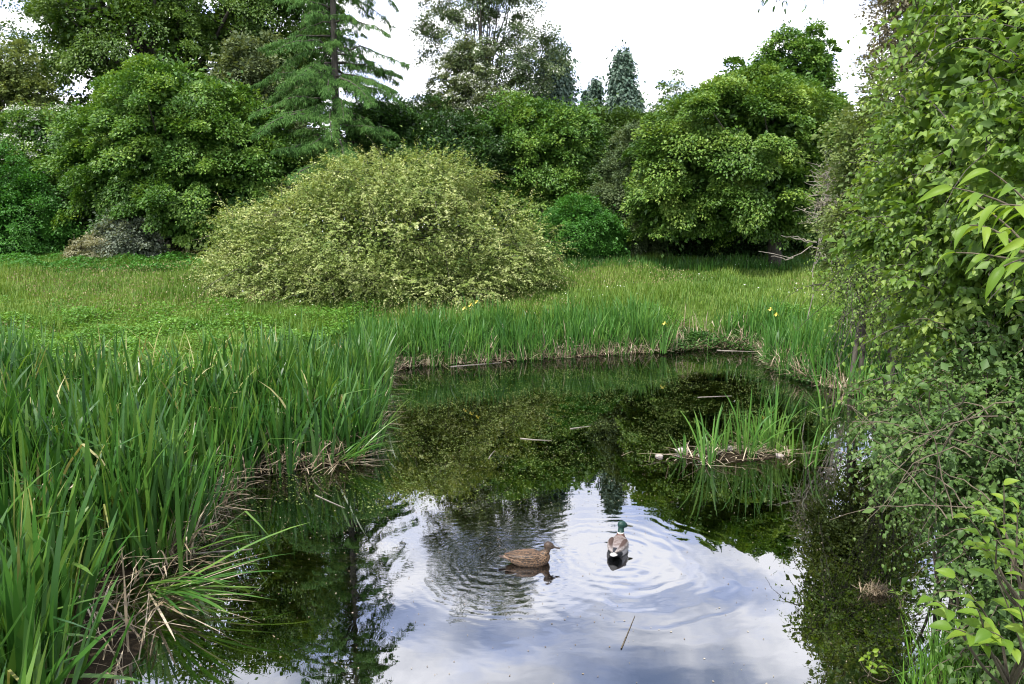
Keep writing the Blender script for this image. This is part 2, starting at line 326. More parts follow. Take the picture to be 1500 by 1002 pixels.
def tree(name, label, cat, D, base_px, lobes_px, mat, n, leaf=.12, npad=260, pad=.5, tmpl=LEAF4, trunk=.2, bark=None, limbs=40, seed=1,
         depth=None, group=None, blossom=0, jit=.5, flat=.22, shell=(.62, 1.03), droop=.35, up=.9, out=.55, stems=1, lump=.12, back=.35, tw=0, bmat='white', lout=.6, bsize=.09, core=.22, floor=None):
    rng = np.random.default_rng(seed); bark = bark or BARK
    lobes = []
    for l in lobes_px:
        dd = D + (l[4] if len(l) > 4 else 0); c = W(l[0], l[1], dd); k = dd / F
        rx, rz = l[2] * k, l[3] * k; lobes.append((c, (rx, min(rx, depth or rx * .9), rz)))
    b = W(base_px, 500, D); b[2] = gz(b[0], b[1]) - .05
    root = empty(name, b, label, cat, group)
    pc, po, pr = lobes_pads(rng, lobes, npad, pad, shell, back, lump)
    zf = W(0, floor, D)[2] if floor else gz(b[0], b[1]) - .1
    low = pc[:, 2] > zf + .15 * np.sin(pc[:, 0] * 2.2); pc, po, pr = pc[low], po[low], pr[low]
    V, T, rn = pads_to_leaves(rng, pc, po, pr, n, leaf, tmpl, jit, flat, up, out, droop, lout)
    if core:
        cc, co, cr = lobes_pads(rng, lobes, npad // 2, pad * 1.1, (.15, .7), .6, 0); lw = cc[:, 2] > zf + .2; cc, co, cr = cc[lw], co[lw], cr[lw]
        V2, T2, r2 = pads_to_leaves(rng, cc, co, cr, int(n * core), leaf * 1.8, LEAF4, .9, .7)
        T = np.concatenate([T, T2 + len(V)]); V = np.concatenate([V, V2]); rn = np.concatenate([rn, r2 * .6])  # inner leaves tinted darker, painting shade into the crown gaps
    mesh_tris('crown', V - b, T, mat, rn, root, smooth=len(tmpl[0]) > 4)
    if blossom:
        V, T, rn = pads_to_leaves(rng, pc + po * .2 * pad + [0, 0, .25 * pad], po, pr * .8, blossom, bsize, LEAF4, .5, .12)
        mesh_tris('blossom', V - b, T, L[bmat], rn, root)
    tb = Tubes(); top = max(lobes, key=lambda l: l[0][2] + .4 * l[1][2]); tp = np.array(top[0]) + np.array([0, 0, .45 * top[1][2]])
    for s in range(stems):
        e = tp + (rng.normal(0, 1, 3) * np.array([top[1][0] * .4, .3, .3]) if stems > 1 else 0)
        bb = b + (np.array([rng.normal(0, .3), rng.normal(0, .3), 0]) if stems > 1 else 0)
        P = bez(bb, bb * [.7, .7, .4] + e * [.3, .3, .6], e, 10); P[1:-1] += rng.normal(0, .06, (8, 3))
        tb.add(P, trunk * np.linspace(1, .12, 10), 8)
        for q in rng.integers(0, len(pc), limbs // stems):
            f = rng.uniform(.25, .8); st = P[int(f * 9)]; en = pc[q] + (st - pc[q]) * .05
            md = (st + en) / 2 + np.array([0, 0, rng.uniform(-.2, .5)]) + rng.normal(0, .15, 3)
            tb.add(bez(st, md, en, 8), trunk * (1 - f) * .55 * np.linspace(1, .12, 8) + .004, 5)
    for q in rng.integers(0, len(pc), tw):
        st = pc[q] - po[q] * pr[q] * .8 + rng.normal(0, .1, 3); en = pc[q] + po[q] * pr[q] * 1.1 + rng.normal(0, .12, 3)
        tb.add(bez(st, (st + en) / 2 + rng.normal(0, .08, 3), en, 6), np.linspace(.009, .003, 6), 4)
    tb.V = [v - b for v in tb.V]
    tb.build('trunk' if stems == 1 else 'stems', bark, root)
    return root

# back row first (px, py, rx, ry)
tree('broadleaf_tree', 'huge dark green spreading tree with sky showing between its boughs, rising at the upper left', 'tree', 42, 250,
     [(215, 60, 150, 95), (110, 110, 75, 80), (300, -20, 120, 110), (380, -130, 90, 80), (150, -40, 120, 100), (290, 90, 70, 60), (225, -160, 130, 110), (90, 30, 40, 40)], L['oak'], 115000, .15, 420, .75, trunk=.45, limbs=90, seed=3, shell=(.45, 1.02), jit=.6)
tree('broadleaf_tree', 'dark leafy tree top filling the gap just left of the tall conifer trunk', 'tree', 44, 400,
     [(400, 40, 85, 80), (440, 90, 60, 60), (380, -60, 70, 70), (440, -20, 50, 60), (400, -130, 80, 70), (330, -200, 70, 60)], L['oak'], 65000, .15, 240, .75, trunk=.3, seed=4, shell=(.4, 1.02), jit=.6)
tree('broadleaf_tree', 'pale silvery green tree crown between the dark tree and the conifer', 'tree', 38, 370,
     [(375, 110, 48, 60), (340, 140, 40, 40), (420, 140, 40, 40), (375, 190, 60, 60)], L['pale'], 26000, .16, 110, .6, trunk=.2, seed=5)
tree('broadleaf_tree', 'thin olive brown tree at the far left edge against the sky', 'tree', 38, 25,
     [(10, 150, 60, 70), (60, 170, 45, 60), (20, 100, 40, 45), (-40, 120, 60, 70)], L['olive'], 26000, .14, 150, .55, trunk=.16, limbs=60, seed=6, shell=(.3, 1.02))
tree('flowering_tree', 'hawthorn tree dusted with white blossom at the left edge', 'tree', 33, 40,
     [(45, 240, 72, 75), (90, 300, 45, 60), (0, 230, 60, 60), (70, 190, 40, 30)], L['beech'], 50000, .12, 230, .42, seed=7, blossom=9000)
tree('shrub', 'bright green shrub at the left edge of the meadow, below the hawthorn', 'shrub', 30, 30,
     [(25, 320, 75, 75), (75, 345, 40, 42), (-30, 290, 70, 80)], L['fresh'], 45000, .10, 230, .38, seed=8, stems=4, trunk=.06)
tree('beech_tree', 'broad domed beech with layered mid green sprays left of the pale bush', 'tree', 30, 270,
     [(255, 215, 125, 110), (345, 240, 100, 105), (170, 240, 72, 85), (265, 150, 85, 50), (400, 270, 62, 75), (290, 300, 110, 60), (150, 210, 45, 40)],
     L['beech'], 160000, .125, 520, .56, trunk=.28, limbs=50, seed=9, flat=.13, lump=.16, jit=.4, droop=.5, shell=(.72, 1.04), floor=350)
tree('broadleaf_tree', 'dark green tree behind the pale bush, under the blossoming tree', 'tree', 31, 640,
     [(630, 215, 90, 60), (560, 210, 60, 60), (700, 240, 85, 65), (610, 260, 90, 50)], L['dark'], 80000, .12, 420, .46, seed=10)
tree('broadleaf_tree', 'leafy green tree standing right of centre behind the low bright shrub', 'tree', 31, 800,
     [(790, 230, 75, 75), (750, 190, 50, 45), (830, 200, 45, 45), (800, 290, 75, 60), (720, 290, 60, 60)], L['beech'], 80000, .12, 420, .46, seed=11)
tree('broadleaf_tree', 'olive green tree between the blue cypress and the pointed cypress', 'tree', 34, 860,
     [(865, 215, 50, 60), (900, 240, 45, 60), (880, 290, 60, 60), (920, 200, 40, 35)], L['mid'], 55000, .12, 260, .5, seed=12)
tree('shrub', 'dull sage green shrub leaning against the big round tree', 'shrub', 28.5, 935,
     [(945, 230, 55, 50), (920, 290, 50, 65), (960, 310, 50, 60), (930, 345, 55, 40)], L['sparse'], 60000, .085, 300, .36, seed=13, stems=3, trunk=.08)
tree('round_tree', 'big round yellow green tree at the right of the meadow with deep shade beneath', 'tree', 26, 1130,
     [(1090, 205, 120, 90), (1170, 210, 75, 85), (1008, 238, 80, 78), (1110, 280, 110, 62), (988, 292, 66, 50), (1110, 155, 80, 42), (1190, 270, 45, 60)],
     L['beech2'], 180000, .11, 600, .46, trunk=.25, limbs=50, seed=14, flat=.13, lump=.14, jit=.4, droop=.5, shell=(.74, 1.04), floor=336)
tree('broadleaf_tree', 'deep green tree top rising behind the big round tree against white sky', 'tree', 29.5, 1170,
     [(1165, 95, 42, 38), (1132, 105, 26, 24), (1198, 100, 26, 36), (1150, 60, 20, 24), (1190, 58, 20, 26), (1118, 80, 10, 12), (1165, 140, 60, 30), (1212, 80, 12, 14)], L['beech'], 34000, .11, 190, .3, seed=15, shell=(.2, 1.04), core=.05, trunk=.2, limbs=60)
tree('shrub', 'low bright emerald shrub between the pale bush and the meadow edge', 'shrub', 27, 850,
     [(850, 335, 52, 42), (820, 350, 32, 30), (885, 350, 32, 32)], L['fresh'], 45000, .075, 240, .3, seed=16, stems=4, trunk=.05)
tree('shrub', 'dark spreading shrub added as stand-in for the deep shade beneath the big round tree', 'shrub', 29, 960,
     [(960, 350, 60, 35), (1040, 345, 70, 38), (900, 350, 40, 35), (1120, 345, 70, 40), (1190, 340, 60, 45)], L['dark'], 50000, .10, 260, .36, seed=17, stems=4, trunk=.06)  # dark leaves added here to fill the hollow with painted shade
tree('flowering_tree', 'tall airy tree with sparse leaves and sky through it, centre of the tree line', 'tree', 33, 712,
     [(715, 60, 85, 85), (655, 60, 42, 70), (770, 70, 48, 55), (700, -30, 75, 60), (720, 150, 75, 50), (800, 85, 32, 30), (640, 130, 35, 50), (770, 140, 40, 40), (670, 0, 50, 50), (745, -20, 50, 60)],
     L['sparse'], 50000, .105, 300, .42, trunk=.13, limbs=70, seed=18, core=0, shell=(.15, 1.03), flat=.3, blossom=5000)
tree('flowering_tree', 'hawthorn thick with white blossom in front of the airy tree', 'tree', 32, 690,
     [(680, 140, 45, 52), (720, 175, 50, 38), (650, 175, 45, 32), (690, 90, 28, 28)], L['pale'], 30000, .10, 190, .36, seed=19, blossom=8000, shell=(.4, 1.03))
tree('sapling', 'slim young tree with thin leaves standing alone against the sky right of the cypresses', 'tree', 30, 985,
     [(985, 145, 24, 28), (990, 115, 14, 20), (968, 165, 20, 18), (1005, 150, 16, 20)], L['oak'], 2600, .10, 60, .28, seed=20, core=0, shell=(.1, 1.0), trunk=.07, limbs=50)
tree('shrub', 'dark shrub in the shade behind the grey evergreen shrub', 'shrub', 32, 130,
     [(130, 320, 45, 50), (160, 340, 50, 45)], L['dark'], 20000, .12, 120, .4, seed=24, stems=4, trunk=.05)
tree('shrub', 'grey green evergreen shrub in the shade at the left of the meadow', 'shrub', 28, 195,
     [(185, 348, 36, 28), (215, 368, 24, 18), (165, 340, 20, 18)], L['rhodo'], 16000, .10, 90, .28, seed=21, stems=4, trunk=.04)
tree('shrub', 'small tan dried shrub at the left meadow edge beside the grey shrub', 'shrub', 27.5, 142,
     [(142, 366, 34, 20), (120, 372, 20, 14)], L['tan'], 12000, .075, 80, .22, seed=22, stems=4, trunk=.03)

# ---------------------------------------------------------------- conifers
def cedar(label, D, px, top, seed):
    rng = np.random.default_rng(seed); b = W(px, 500, D); b[2] = gz(b[0], b[1]); root = empty('conifer_tree', b, label, 'conifer')
    H = top; tb = Tubes(); P = np.stack([b[0] + .15 * np.sin(np.linspace(0, 3, 14)), np.full(14, b[1]), np.linspace(b[2], b[2] + H, 14)], 1)
    tb.add(P, np.linspace(.19, .03, 14), 9)
    cs = []; ax = []; br = Tubes()
    for z in np.arange(2.6, H - .3, .23):
        z = z + rng.uniform(-.1, .1)
        for k in range(4 if z < 8.5 or z > 12.2 else 3):
            az = rng.uniform(0, 6.28); ln = (4.5 * (1 - z / H) ** .5 + .3) * rng.uniform(.4, 1.15)
            if 7.5 < z < 12.2: ln *= .8
            st = np.array([b[0], b[1], b[2] + z]); d = np.array([math.cos(az), math.sin(az), 0])
            t = np.linspace(0, 1, 9)[:, None]
            Q = st + d * ln * t + np.array([0, 0, 1]) * ln * (.10 * t - .42 * t ** 2 * rng.uniform(.5, 1.3))
            Q[1:] += rng.normal(0, .04, (8, 3)); br.add(Q, np.linspace(.045, .008, 9) * (ln / 3), 5)
            n = int(ln * (34 if z < 7.6 else 20)); tt = rng.uniform(.12, 1, n) ** .8; q = np.stack([np.interp(tt, t[:, 0], Q[:, i]) for i in range(3)], 1)
            side = np.cross(d, [0, 0, 1]); sg = rng.choice([-1, 1], n)[:, None]
            w = (.25 + .75 * (1 - tt))[:, None] * rng.uniform(.1, 1, (n, 1)) * min(1.1, ln * .32)
            e = q + side * sg * w + d * w * .5 + np.array([0, 0, -1]) * w * rng.uniform(.25, .75, (n, 1))
            m_ = 14
            u = rng.uniform(0, 1, (n, m_, 1)); pp = q[:, None] * (1 - u) + e[:, None] * u + rng.normal(0, .03, (n, m_, 3))
            aa = nrm(e - q)[:, None] * .5 + rng.normal(0, .45, (n, m_, 3)) + np.array([0, 0, -.75])
            cs.append(pp.reshape(-1, 3)); ax.append(aa.reshape(-1, 3))
    cs = np.concatenate(cs); ax = np.concatenate(ax); nn = rng.normal(0, 1, cs.shape) + [0, -.4, .6]
    V, T = leaves(cs, ax, nn, rng.uniform(.09, .19, len(cs)), PINE)
    mesh_tris('crown', V - b, T, L['cedar'], np.repeat(rng.uniform(.1, .9, len(cs)), 5), root)
    for o_, nme in ((tb, 'trunk'), (br, 'branches')): o_.V = [v - b for v in o_.V]; o_.build(nme, BARK, root)
cedar('tall blue green conifer with drooping tiered branches and bare trunk against the sky', 29.5, 500, 19, 31)
def cypress(label, D, px, ytop, w_px, seed, n=16000, mat='cypress'):
    rng = np.random.default_rng(seed); tp = W(px, ytop, D); b = tp.copy(); b[2] = gz(b[0], b[1]); H = tp[2] - b[2]; rad = w_px * D / F
    root = empty('cypress_tree', b, label, 'cypress', None)
    npad = int(n / 40); f = rng.uniform(0, 1, npad) ** .7; az = rng.uniform(0, 6.28, npad)
    r = rad * (1 - f) ** .85 * rng.uniform(.75, 1.1, npad) * np.minimum(1, f * 6 + .35) * (1 + .22 * np.sin(f * 23 + az * 2))
    pc = np.stack([np.cos(az) * r, np.sin(az) * r, f * H], 1); o = np.stack([np.cos(az), np.sin(az), 0 * az + .3], 1)
    k = rng.integers(0, npad, n); th = rng.normal(0, .13, (n, 3)) * rad * [1, 1, 1.5]
    pos = pc[k] + th; axs = o[k] * .5 + [0, 0, -.8] + rng.normal(0, .35, (n, 3)); V, T = leaves(pos, axs, o[k] + rng.normal(0, .5, (n, 3)), rng.uniform(.1, .24, n), LEAF4)
    rn = np.clip(rng.uniform(.2, .8, npad)[k] + rng.normal(0, .12, n), 0, 1)
    mesh_tris('crown', V, T, L[mat], np.repeat(rn, 4), root)
    tb = Tubes(); tb.add(np.stack([np.zeros(8), np.zeros(8), np.linspace(-.1, H * .97, 8)], 1), np.linspace(.16, .02, 8), 7)
    for q in rng.integers(0, npad, 40): tb.add(bez(np.array([0, 0, pc[q][2] * .9]), pc[q] * [.5, .5, .95], pc[q], 5), np.linspace(.03, .006, 5), 4)
    tb.build('trunk', BARK, root)
cypress('slender pointed blue grey cypress, tallest of the small conifers on the skyline', 35, 912, 90, 44, 41, 26000)
cypress('broad blunt topped blue cypress beside the airy tree', 35, 812, 92, 64, 42, 42000)
cypress('short dark cypress tip just left of the slender pointed cypress', 37, 873, 124, 28, 43, 12000)
cypress('small ragged cypress tip just right of the slender pointed cypress', 37, 932, 138, 25, 44, 9000)
cypress('tiny needle thin cypress tip touching the short dark one', 39, 858, 134, 16, 45, 6000)

# ---------------------------------------------------------------- far wood behind everything
rng = np.random.default_rng(50); xs = np.linspace(-60, 45, 60)
lob = [(np.array([x + rng.normal(0, 1), 47 + rng.normal(0, 2), 4.4 + rng.normal(0, .5)]), (3.6, 2.2, 4.8 + rng.normal(0, .7))) for x in xs]
pc, po, pr = lobes_pads(rng, lob, 2600, .9, (.7, 1.0), back=.1)
V, T, rn = pads_to_leaves(rng, pc, po, pr, 120000, .34, LEAF4, .9, .6)
tag(mesh_tris('wood', V, T, L['mid'], rn), 'dense green woodland closing the view behind the meadow trees', 'wood', kind='stuff')

# ---------------------------------------------------------------- right-hand thicket
tree('broadleaf_tree', 'rust brown leaved tree top against the sky at the upper right', 'tree', 15, 1330,
     [(1320, 25, 45, 50), (1300, 80, 32, 35), (1350, -30, 60, 60), (1290, 120, 30, 30), (1370, 60, 50, 60)], L['rust'], 13000, .07, 130, .3, seed=61, core=0, shell=(.2, 1.03), limbs=80, trunk=.12)
tree('sallow_bush', 'tall soft grey green willow bush behind the dark leafy thicket at the right', 'bush', 13, 1300,
     [(1275, 260, 62, 95), (1265, 350, 60, 70), (1320, 180, 70, 90), (1310, 330, 80, 110), (1250, 200, 30, 35), (1340, 430, 80, 80)], L['sallow'], 48000, .062, 480, .26, tmpl=LEAF4, seed=62, stems=6, trunk=.05, limbs=90, shell=(.35, 1.03), tw=80, flat=.3)
tree('twiggy_shrub', 'leafless pale brown twiggy shrub in front of the big round tree', 'shrub', 17, 1225,
     [(1218, 285, 28, 48), (1205, 300, 22, 30), (1235, 250, 22, 30)], L['tan'], 900, .05, 110, .2, seed=63, core=0, stems=4, trunk=.014, limbs=70, bark=BARKP, tw=200, shell=(.1, 1.0))
DROOP8 = hires(.34, .45, .3, 3)
def thicket(name, label, cat, D, base_px, lobes_px, mat, seed, nshoot, m, ls, slen, depth=1.1, core=.25, stems=6, trunk=.04, limbs=80, tw=0, bark=None, shell=(.35, 1.0), droop=.5, tmpl=None, upb=.25, ncore=420, outj=.45):
    tmpl = tmpl or DROOP8
    """bush of arching drooping shoots, each with leaves set along it"""
    rng = np.random.default_rng(seed); lobes = []
    for l in lobes_px:
        dd = D + (l[4] if len(l) > 4 else 0); k = dd / F; lobes.append((W(l[0], l[1], dd), (l[2] * k, min(l[2] * k, depth), l[3] * k)))
    b = W(base_px, 500, D); b[2] = gz(b[0], b[1]) - .05; root = empty(name, b, label, cat)
    pc, po, pr = lobes_pads(rng, lobes, nshoot, .2, shell, .4, .2); n = len(pc)
    lowk = pc[:, 2] > np.maximum(height(pc[:, 0], pc[:, 1]), 0) + .12; pc, po = pc[lowk], po[lowk]; n = len(pc)
    d = nrm(po * [1, 1, .6] + rng.normal(0, outj, (n, 3)) + [0, 0, upb]); ln = slen * rng.uniform(.35, 1.35, n) * np.where(rng.uniform(0, 1, n) < .12, 1.5, 1)
    t = np.linspace(.05, 1, m)[None, :, None]; P = pc[:, None] + d[:, None] * ln[:, None, None] * t - np.array([0, 0, 1]) * (droop * rng.uniform(.2, 1.4, n) * ln)[:, None, None] * t ** 2
    P += rng.normal(0, .008, P.shape); T_ = nrm(np.gradient(P, axis=1)); sd_ = nrm(np.cross(T_, [0, 0, 1.]) + 1e-4)
    sg = np.where(np.arange(m) % 2 == 0, 1, -1)[None, :, None]
    ax = T_ * .55 + sd_ * sg * .9 + np.array([0, 0, -.25]) + rng.normal(0, .3, P.shape); nn = np.array([0, -.15, 1]) + rng.normal(0, .42, P.shape) + po[:, None] * .35
    sz = ls * rng.uniform(.6, 1.35, n)[:, None] * (1.1 - .55 * t[..., 0] ** 2) * rng.uniform(.7, 1.2, (n, m))
    rn = np.clip(rng.normal(.42, .16, n)[:, None] + .38 * t[..., 0] ** 2 + rng.normal(0, .1, (n, m)), 0, 1)
    keep = rng.uniform(0, 1, (n, m)) > .08
    V, T = leaves(P[keep], ax[keep], nn[keep], sz[keep], tmpl); rn = np.repeat(rn[keep], len(tmpl[0]))
    if core:
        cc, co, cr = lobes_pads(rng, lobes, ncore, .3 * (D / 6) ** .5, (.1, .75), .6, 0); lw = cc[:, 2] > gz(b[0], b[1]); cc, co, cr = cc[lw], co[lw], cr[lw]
        V2, T2, r2 = pads_to_leaves(rng, cc, co, cr, int(n * m * core), ls * 1.7, LEAF4, .9, .6); T = np.concatenate([T, T2 + len(V)]); V = np.concatenate([V, V2]); rn = np.concatenate([rn, r2 * .7])  # core leaves coloured darker so gaps between shoots look shaded
    mesh_tris('crown', V - b, T, mat, rn, root, smooth=True)
    tb = Tubes(); tp = np.mean([l[0] for l in lobes], 0)
    for q in rng.permutation(n)[:tw]: tb.add(P[q][::2], np.linspace(.005, .0018, len(P[q][::2])) * (D / 5) ** .5, 4)
    for q in range(stems):
        e = lobes[rng.integers(0, len(lobes))][0] + rng.normal(0, .15, 3); bb = b + [rng.normal(0, .25), rng.normal(0, .25), 0]
        Pq = bez(bb, bb * [.8, .8, .45] + e * [.2, .2, .55], e, 10); tb.add(Pq, trunk * np.linspace(1, .25, 10), 7)
        for z in rng.integers(0, n, limbs // stems): st = Pq[rng.integers(3, 10)]; tb.add(bez(st, (st + pc[z]) / 2 + [0, 0, rng.uniform(-.05, .3)], pc[z], 8), np.linspace(trunk * .3, .004, 8), 5)
    tb.V = [v - b for v in tb.V]; tb.build('stems', bark or BARK, root)
thicket('hazel_bush', 'huge hazel bush with broad drooping leaves filling the right side', 'bush', 6.2, 1500,
     [(1450, 120, 115, 150), (1385, 230, 80, 115, .6), (1450, 330, 125, 140), (1365, 340, 62, 75, 1), (1430, 60, 65, 80, .8), (1480, 480, 140, 120, -.2), (1380, 450, 62, 65, .8), (1510, -80, 140, 150), (1450, -60, 50, 60, .8), (1580, 300, 110, 300), (1520, 200, 90, 200, -1.2), (1325, 175, 32, 34, 1.4), (1305, 320, 36, 40, 1.3), (1350, 90, 30, 30, 1.2), (1290, 240, 22, 22, 1.6), (1335, 265, 30, 30, 1)],
     L['hazel'], 64, 2500, 13, .066, .42, core=.55, tw=900, stems=6, limbs=90)
thicket('hazel_bush', 'lighter leaved low hazel shoots over the reeds at the right, left of the big hazel', 'bush', 9.5, 1330,
     [(1270, 425, 55, 62), (1320, 455, 55, 60), (1240, 400, 40, 40), (1360, 500, 50, 50), (1330, 400, 50, 50)], L['hazel'], 65, 620, 11, .05, .42, core=0, tw=300, stems=4, trunk=.012, limbs=50, shell=(.1, 1.0))
thicket('bramble_thicket', 'tangled bramble thicket leaning over the water at the right bank', 'bramble', 5.0, 1480,
     [(1430, 640, 120, 90), (1380, 670, 80, 70), (1340, 640, 55, 60, .8), (1475, 760, 88, 105, -.4), (1345, 700, 38, 36, .4), (1480, 560, 100, 90, .4), (1300, 600, 45, 30, 1.2), (1460, 800, 50, 70, -.6), (1490, 900, 58, 70, -.9), (1420, 755, 42, 42, .1), (1450, 850, 34, 50, -.4), (1550, 700, 80, 300), (1500, 950, 80, 90, -1)],
     L['bramble'], 66, 2500, 10, .05, .30, depth=.8, core=.15, tw=900, stems=7, trunk=.014, limbs=110, bark=TWIG, droop=.7)
thicket('dogwood_bush', 'wide domed pale yellow green variegated bush standing in the meadow behind the reeds', 'bush', 22.6, 575,
     [(575, 345, 165, 98), (450, 375, 108, 80), (700, 370, 98, 80), (590, 278, 108, 40), (400, 400, 80, 55), (750, 395, 60, 55), (575, 412, 205, 55), (362, 342, 42, 36), (785, 362, 32, 30), (340, 398, 42, 42), (640, 262, 60, 28), (510, 290, 70, 40)],
     L['dogwood'], 23, 15000, 15, .068, .62, depth=3.0, core=.35, stems=8, trunk=.05, limbs=140, tw=500, shell=(.72, 1.0), droop=.45, tmpl=LEAF4, upb=.35, ncore=1200, outj=.5)
def canes(name, label, cat, seed, n, px, py, D, mat, lx=160, r=.007):
    rng = np.random.default_rng(seed); tb = Tubes(); b = W(px, py, D); root = None
    for k in range(n):
        st = W(px + rng.uniform(-60, 60), py + rng.uniform(-120, 120), D + rng.uniform(-.3, .5)); en = W(px - rng.uniform(.4, 1) * lx, py + rng.uniform(-150, 150), D + rng.uniform(-.3, .8))
        Q = bez(st, (st + en) / 2 + [0, 0, rng.uniform(.05, .35)], en, 9); Q[1:-1] += rng.normal(0, .012, (7, 3)); tb.add(Q, np.linspace(r, r * .4, 9), 5)
    return tag(tb.build(name, mat), label, cat)
canes('bramble_canes', 'bare pale brown bramble stems arching out of the thicket', 'bramble stems', 70, 14, 1440, 690, 4.25, TWIG, 230, .0045)

# elder-like sprays with large leaves near the camera, each its own plant
def spray(tb, cs, ax, nn, sz, st, en, rng, pairs=3, ls=.12, sag=.05, sr=1.):
    Q = bez(st, (st + en) / 2 + [0, 0, sag * sr], en, 8); tb.add(Q, np.linspace(.006, .002, 8) * sr, 5); d = nrm(en - st); s = nrm(np.cross(d, [0, 0, 1]))
    for i in range(pairs + 1):
        f = (i + 1.0) / (pairs + 1); p = Q[min(7, int(f * 7))]
        for sg in ((-1, 1) if i < pairs else (0,)):
            cs.append(p); ax.append(d * .75 + s * sg * .8 + np.array([0, 0, -.35]) + rng.normal(0, .15, 3)); nn.append(np.array([0, -.35, 1]) + rng.normal(0, .3, 3)); sz.append(ls * rng.uniform(.75, 1.15))
def leafy(name, label, cat, base, targets, mat, seed, ls=.12, pairs=3, tmpl=None, group=None, sr=1.):
    tmpl = tmpl or LONG
    rng = np.random.default_rng(seed); tb = Tubes(); cs, ax, nn, sz = [], [], [], []
    for t in targets:
        t = np.array(t); f = rng.uniform(.35, .7); mid = base * (1 - f) + t * f + rng.normal(0, .04, 3); tb.add(bez(base, (base + mid) / 2 + rng.normal(0, .04, 3), mid, 7), np.linspace(.009, .006, 7) * sr, 6)
        spray(tb, cs, ax, nn, sz, mid, t, rng, pairs, ls, sr=sr)
    root = empty(name, base, label, cat, group)
    V, T = leaves(np.array(cs), np.array(ax), np.array(nn), np.array(sz), tmpl)
    mesh_tris('leaves', V - base, T, mat, np.repeat(rng.uniform(.2, .95, len(cs)), len(tmpl[0])), root, smooth=True)
    tb.V = [v - base for v in tb.V]; tb.build('stems', TWIG, root)
rng = np.random.default_rng(80)
leafy('elder_branch', 'large bright elder leaves hanging into view at the right edge, upper half', 'branch', W(1640, 420, 2.6),
      [W(x, y, d) for x, y, d in ((1395, 275, 2.5), (1420, 330, 2.4), (1400, 370, 2.7), (1465, 300, 2.2), (1470, 390, 2.3), (1450, 250, 2.6), (1500, 350, 2.1), (1430, 300, 2.8), (1490, 440, 2.4))], L['elder'], 81, .108, 3)
leafy('elder_seedling', 'broad leaved green seedling on the bank at the lower right', 'plant', W(1480, 1010, 3.2),
      [W(x, y, d) for x, y, d in ((1370, 880, 3.1), (1400, 845, 3.2), (1430, 890, 3.0), (1460, 850, 3.1), (1490, 880, 2.9), (1450, 925, 2.9), (1500, 820, 3.1), (1395, 920, 3.0))], L['elder'], 82, .105, 2, BROAD)
leafy('elder_seedling', 'upright leafy shoot above the broad leaved seedling by the bramble', 'plant', W(1500, 900, 3.6),
      [W(x, y, d) for x, y, d in ((1420, 760, 3.5), (1440, 740, 3.6), (1460, 790, 3.4), (1490, 750, 3.4), (1470, 710, 3.6), (1500, 800, 3.3), (1430, 800, 3.5))], L['elder'], 83, .085, 2, BROAD)
leafy('water_plant', 'small upright leafy plant growing from the mossy clump in the water', 'plant', G(1318, 892, .02),
      [G(1318, 892, .02) + np.array([dx, 0, z]) for dx, z in ((.02, .2), (-.06, .16), (.07, .15), (.0, .12))], L['hazel'], 84, .055, 2, LONG, sr=.3)
leafy('water_plant', 'small fleshy leaved plant at the bottom right water edge', 'plant', G(1275, 990, .0),
      [G(1275, 990, .0) + np.array([dx, 0, z]) for dx, z in ((.02, .14), (-.05, .12), (.06, .10), (.0, .18))], L['elder'], 85, .05, 2, BROAD, sr=.3)
leafy('overhanging_twig', 'dark leafy twig dangling into the white sky at the top edge', 'twig', W(1160, -60, 5),
      [W(x, y, 5) for x, y in ((1112, 12), (1135, 8), (1150, 12), (1180, 5), (1125, 0), (1205, -2))], L['dark'], 86, .05, 3, sr=.5)
# dead branch reaching out of the thicket over the meadow
def branchy(name, label, cat, pts, D, r, mat, seed):
    rng = np.random.default_rng(seed); tb = Tubes()
    for line in pts:
        Q = np.array([W(x, y, D) for x, y in line]); t = np.linspace(0, 1, len(Q)); tt = np.linspace(0, 1, 10)
        Q = np.stack([np.interp(tt, t, Q[:, i]) for i in range(3)], 1) + rng.normal(0, .012, (10, 3)); tb.add(Q, np.linspace(r, r * .3, 10), 6)
    return tag(tb.build(name, mat), label, cat)
branchy('dead_branch', 'forked bare pale branch poking from the thicket over the meadow edge', 'dead branch',
        [((1250, 420), (1215, 395), (1195, 355), (1162, 378), (1112, 368)), ((1195, 355), (1175, 352), (1145, 345)), ((1190, 360), (1180, 350), (1160, 346)), ((1210, 380), (1200, 350), (1208, 330)), ((1162, 378), (1150, 380), (1130, 374))], 15, .017, BARKP, 87)

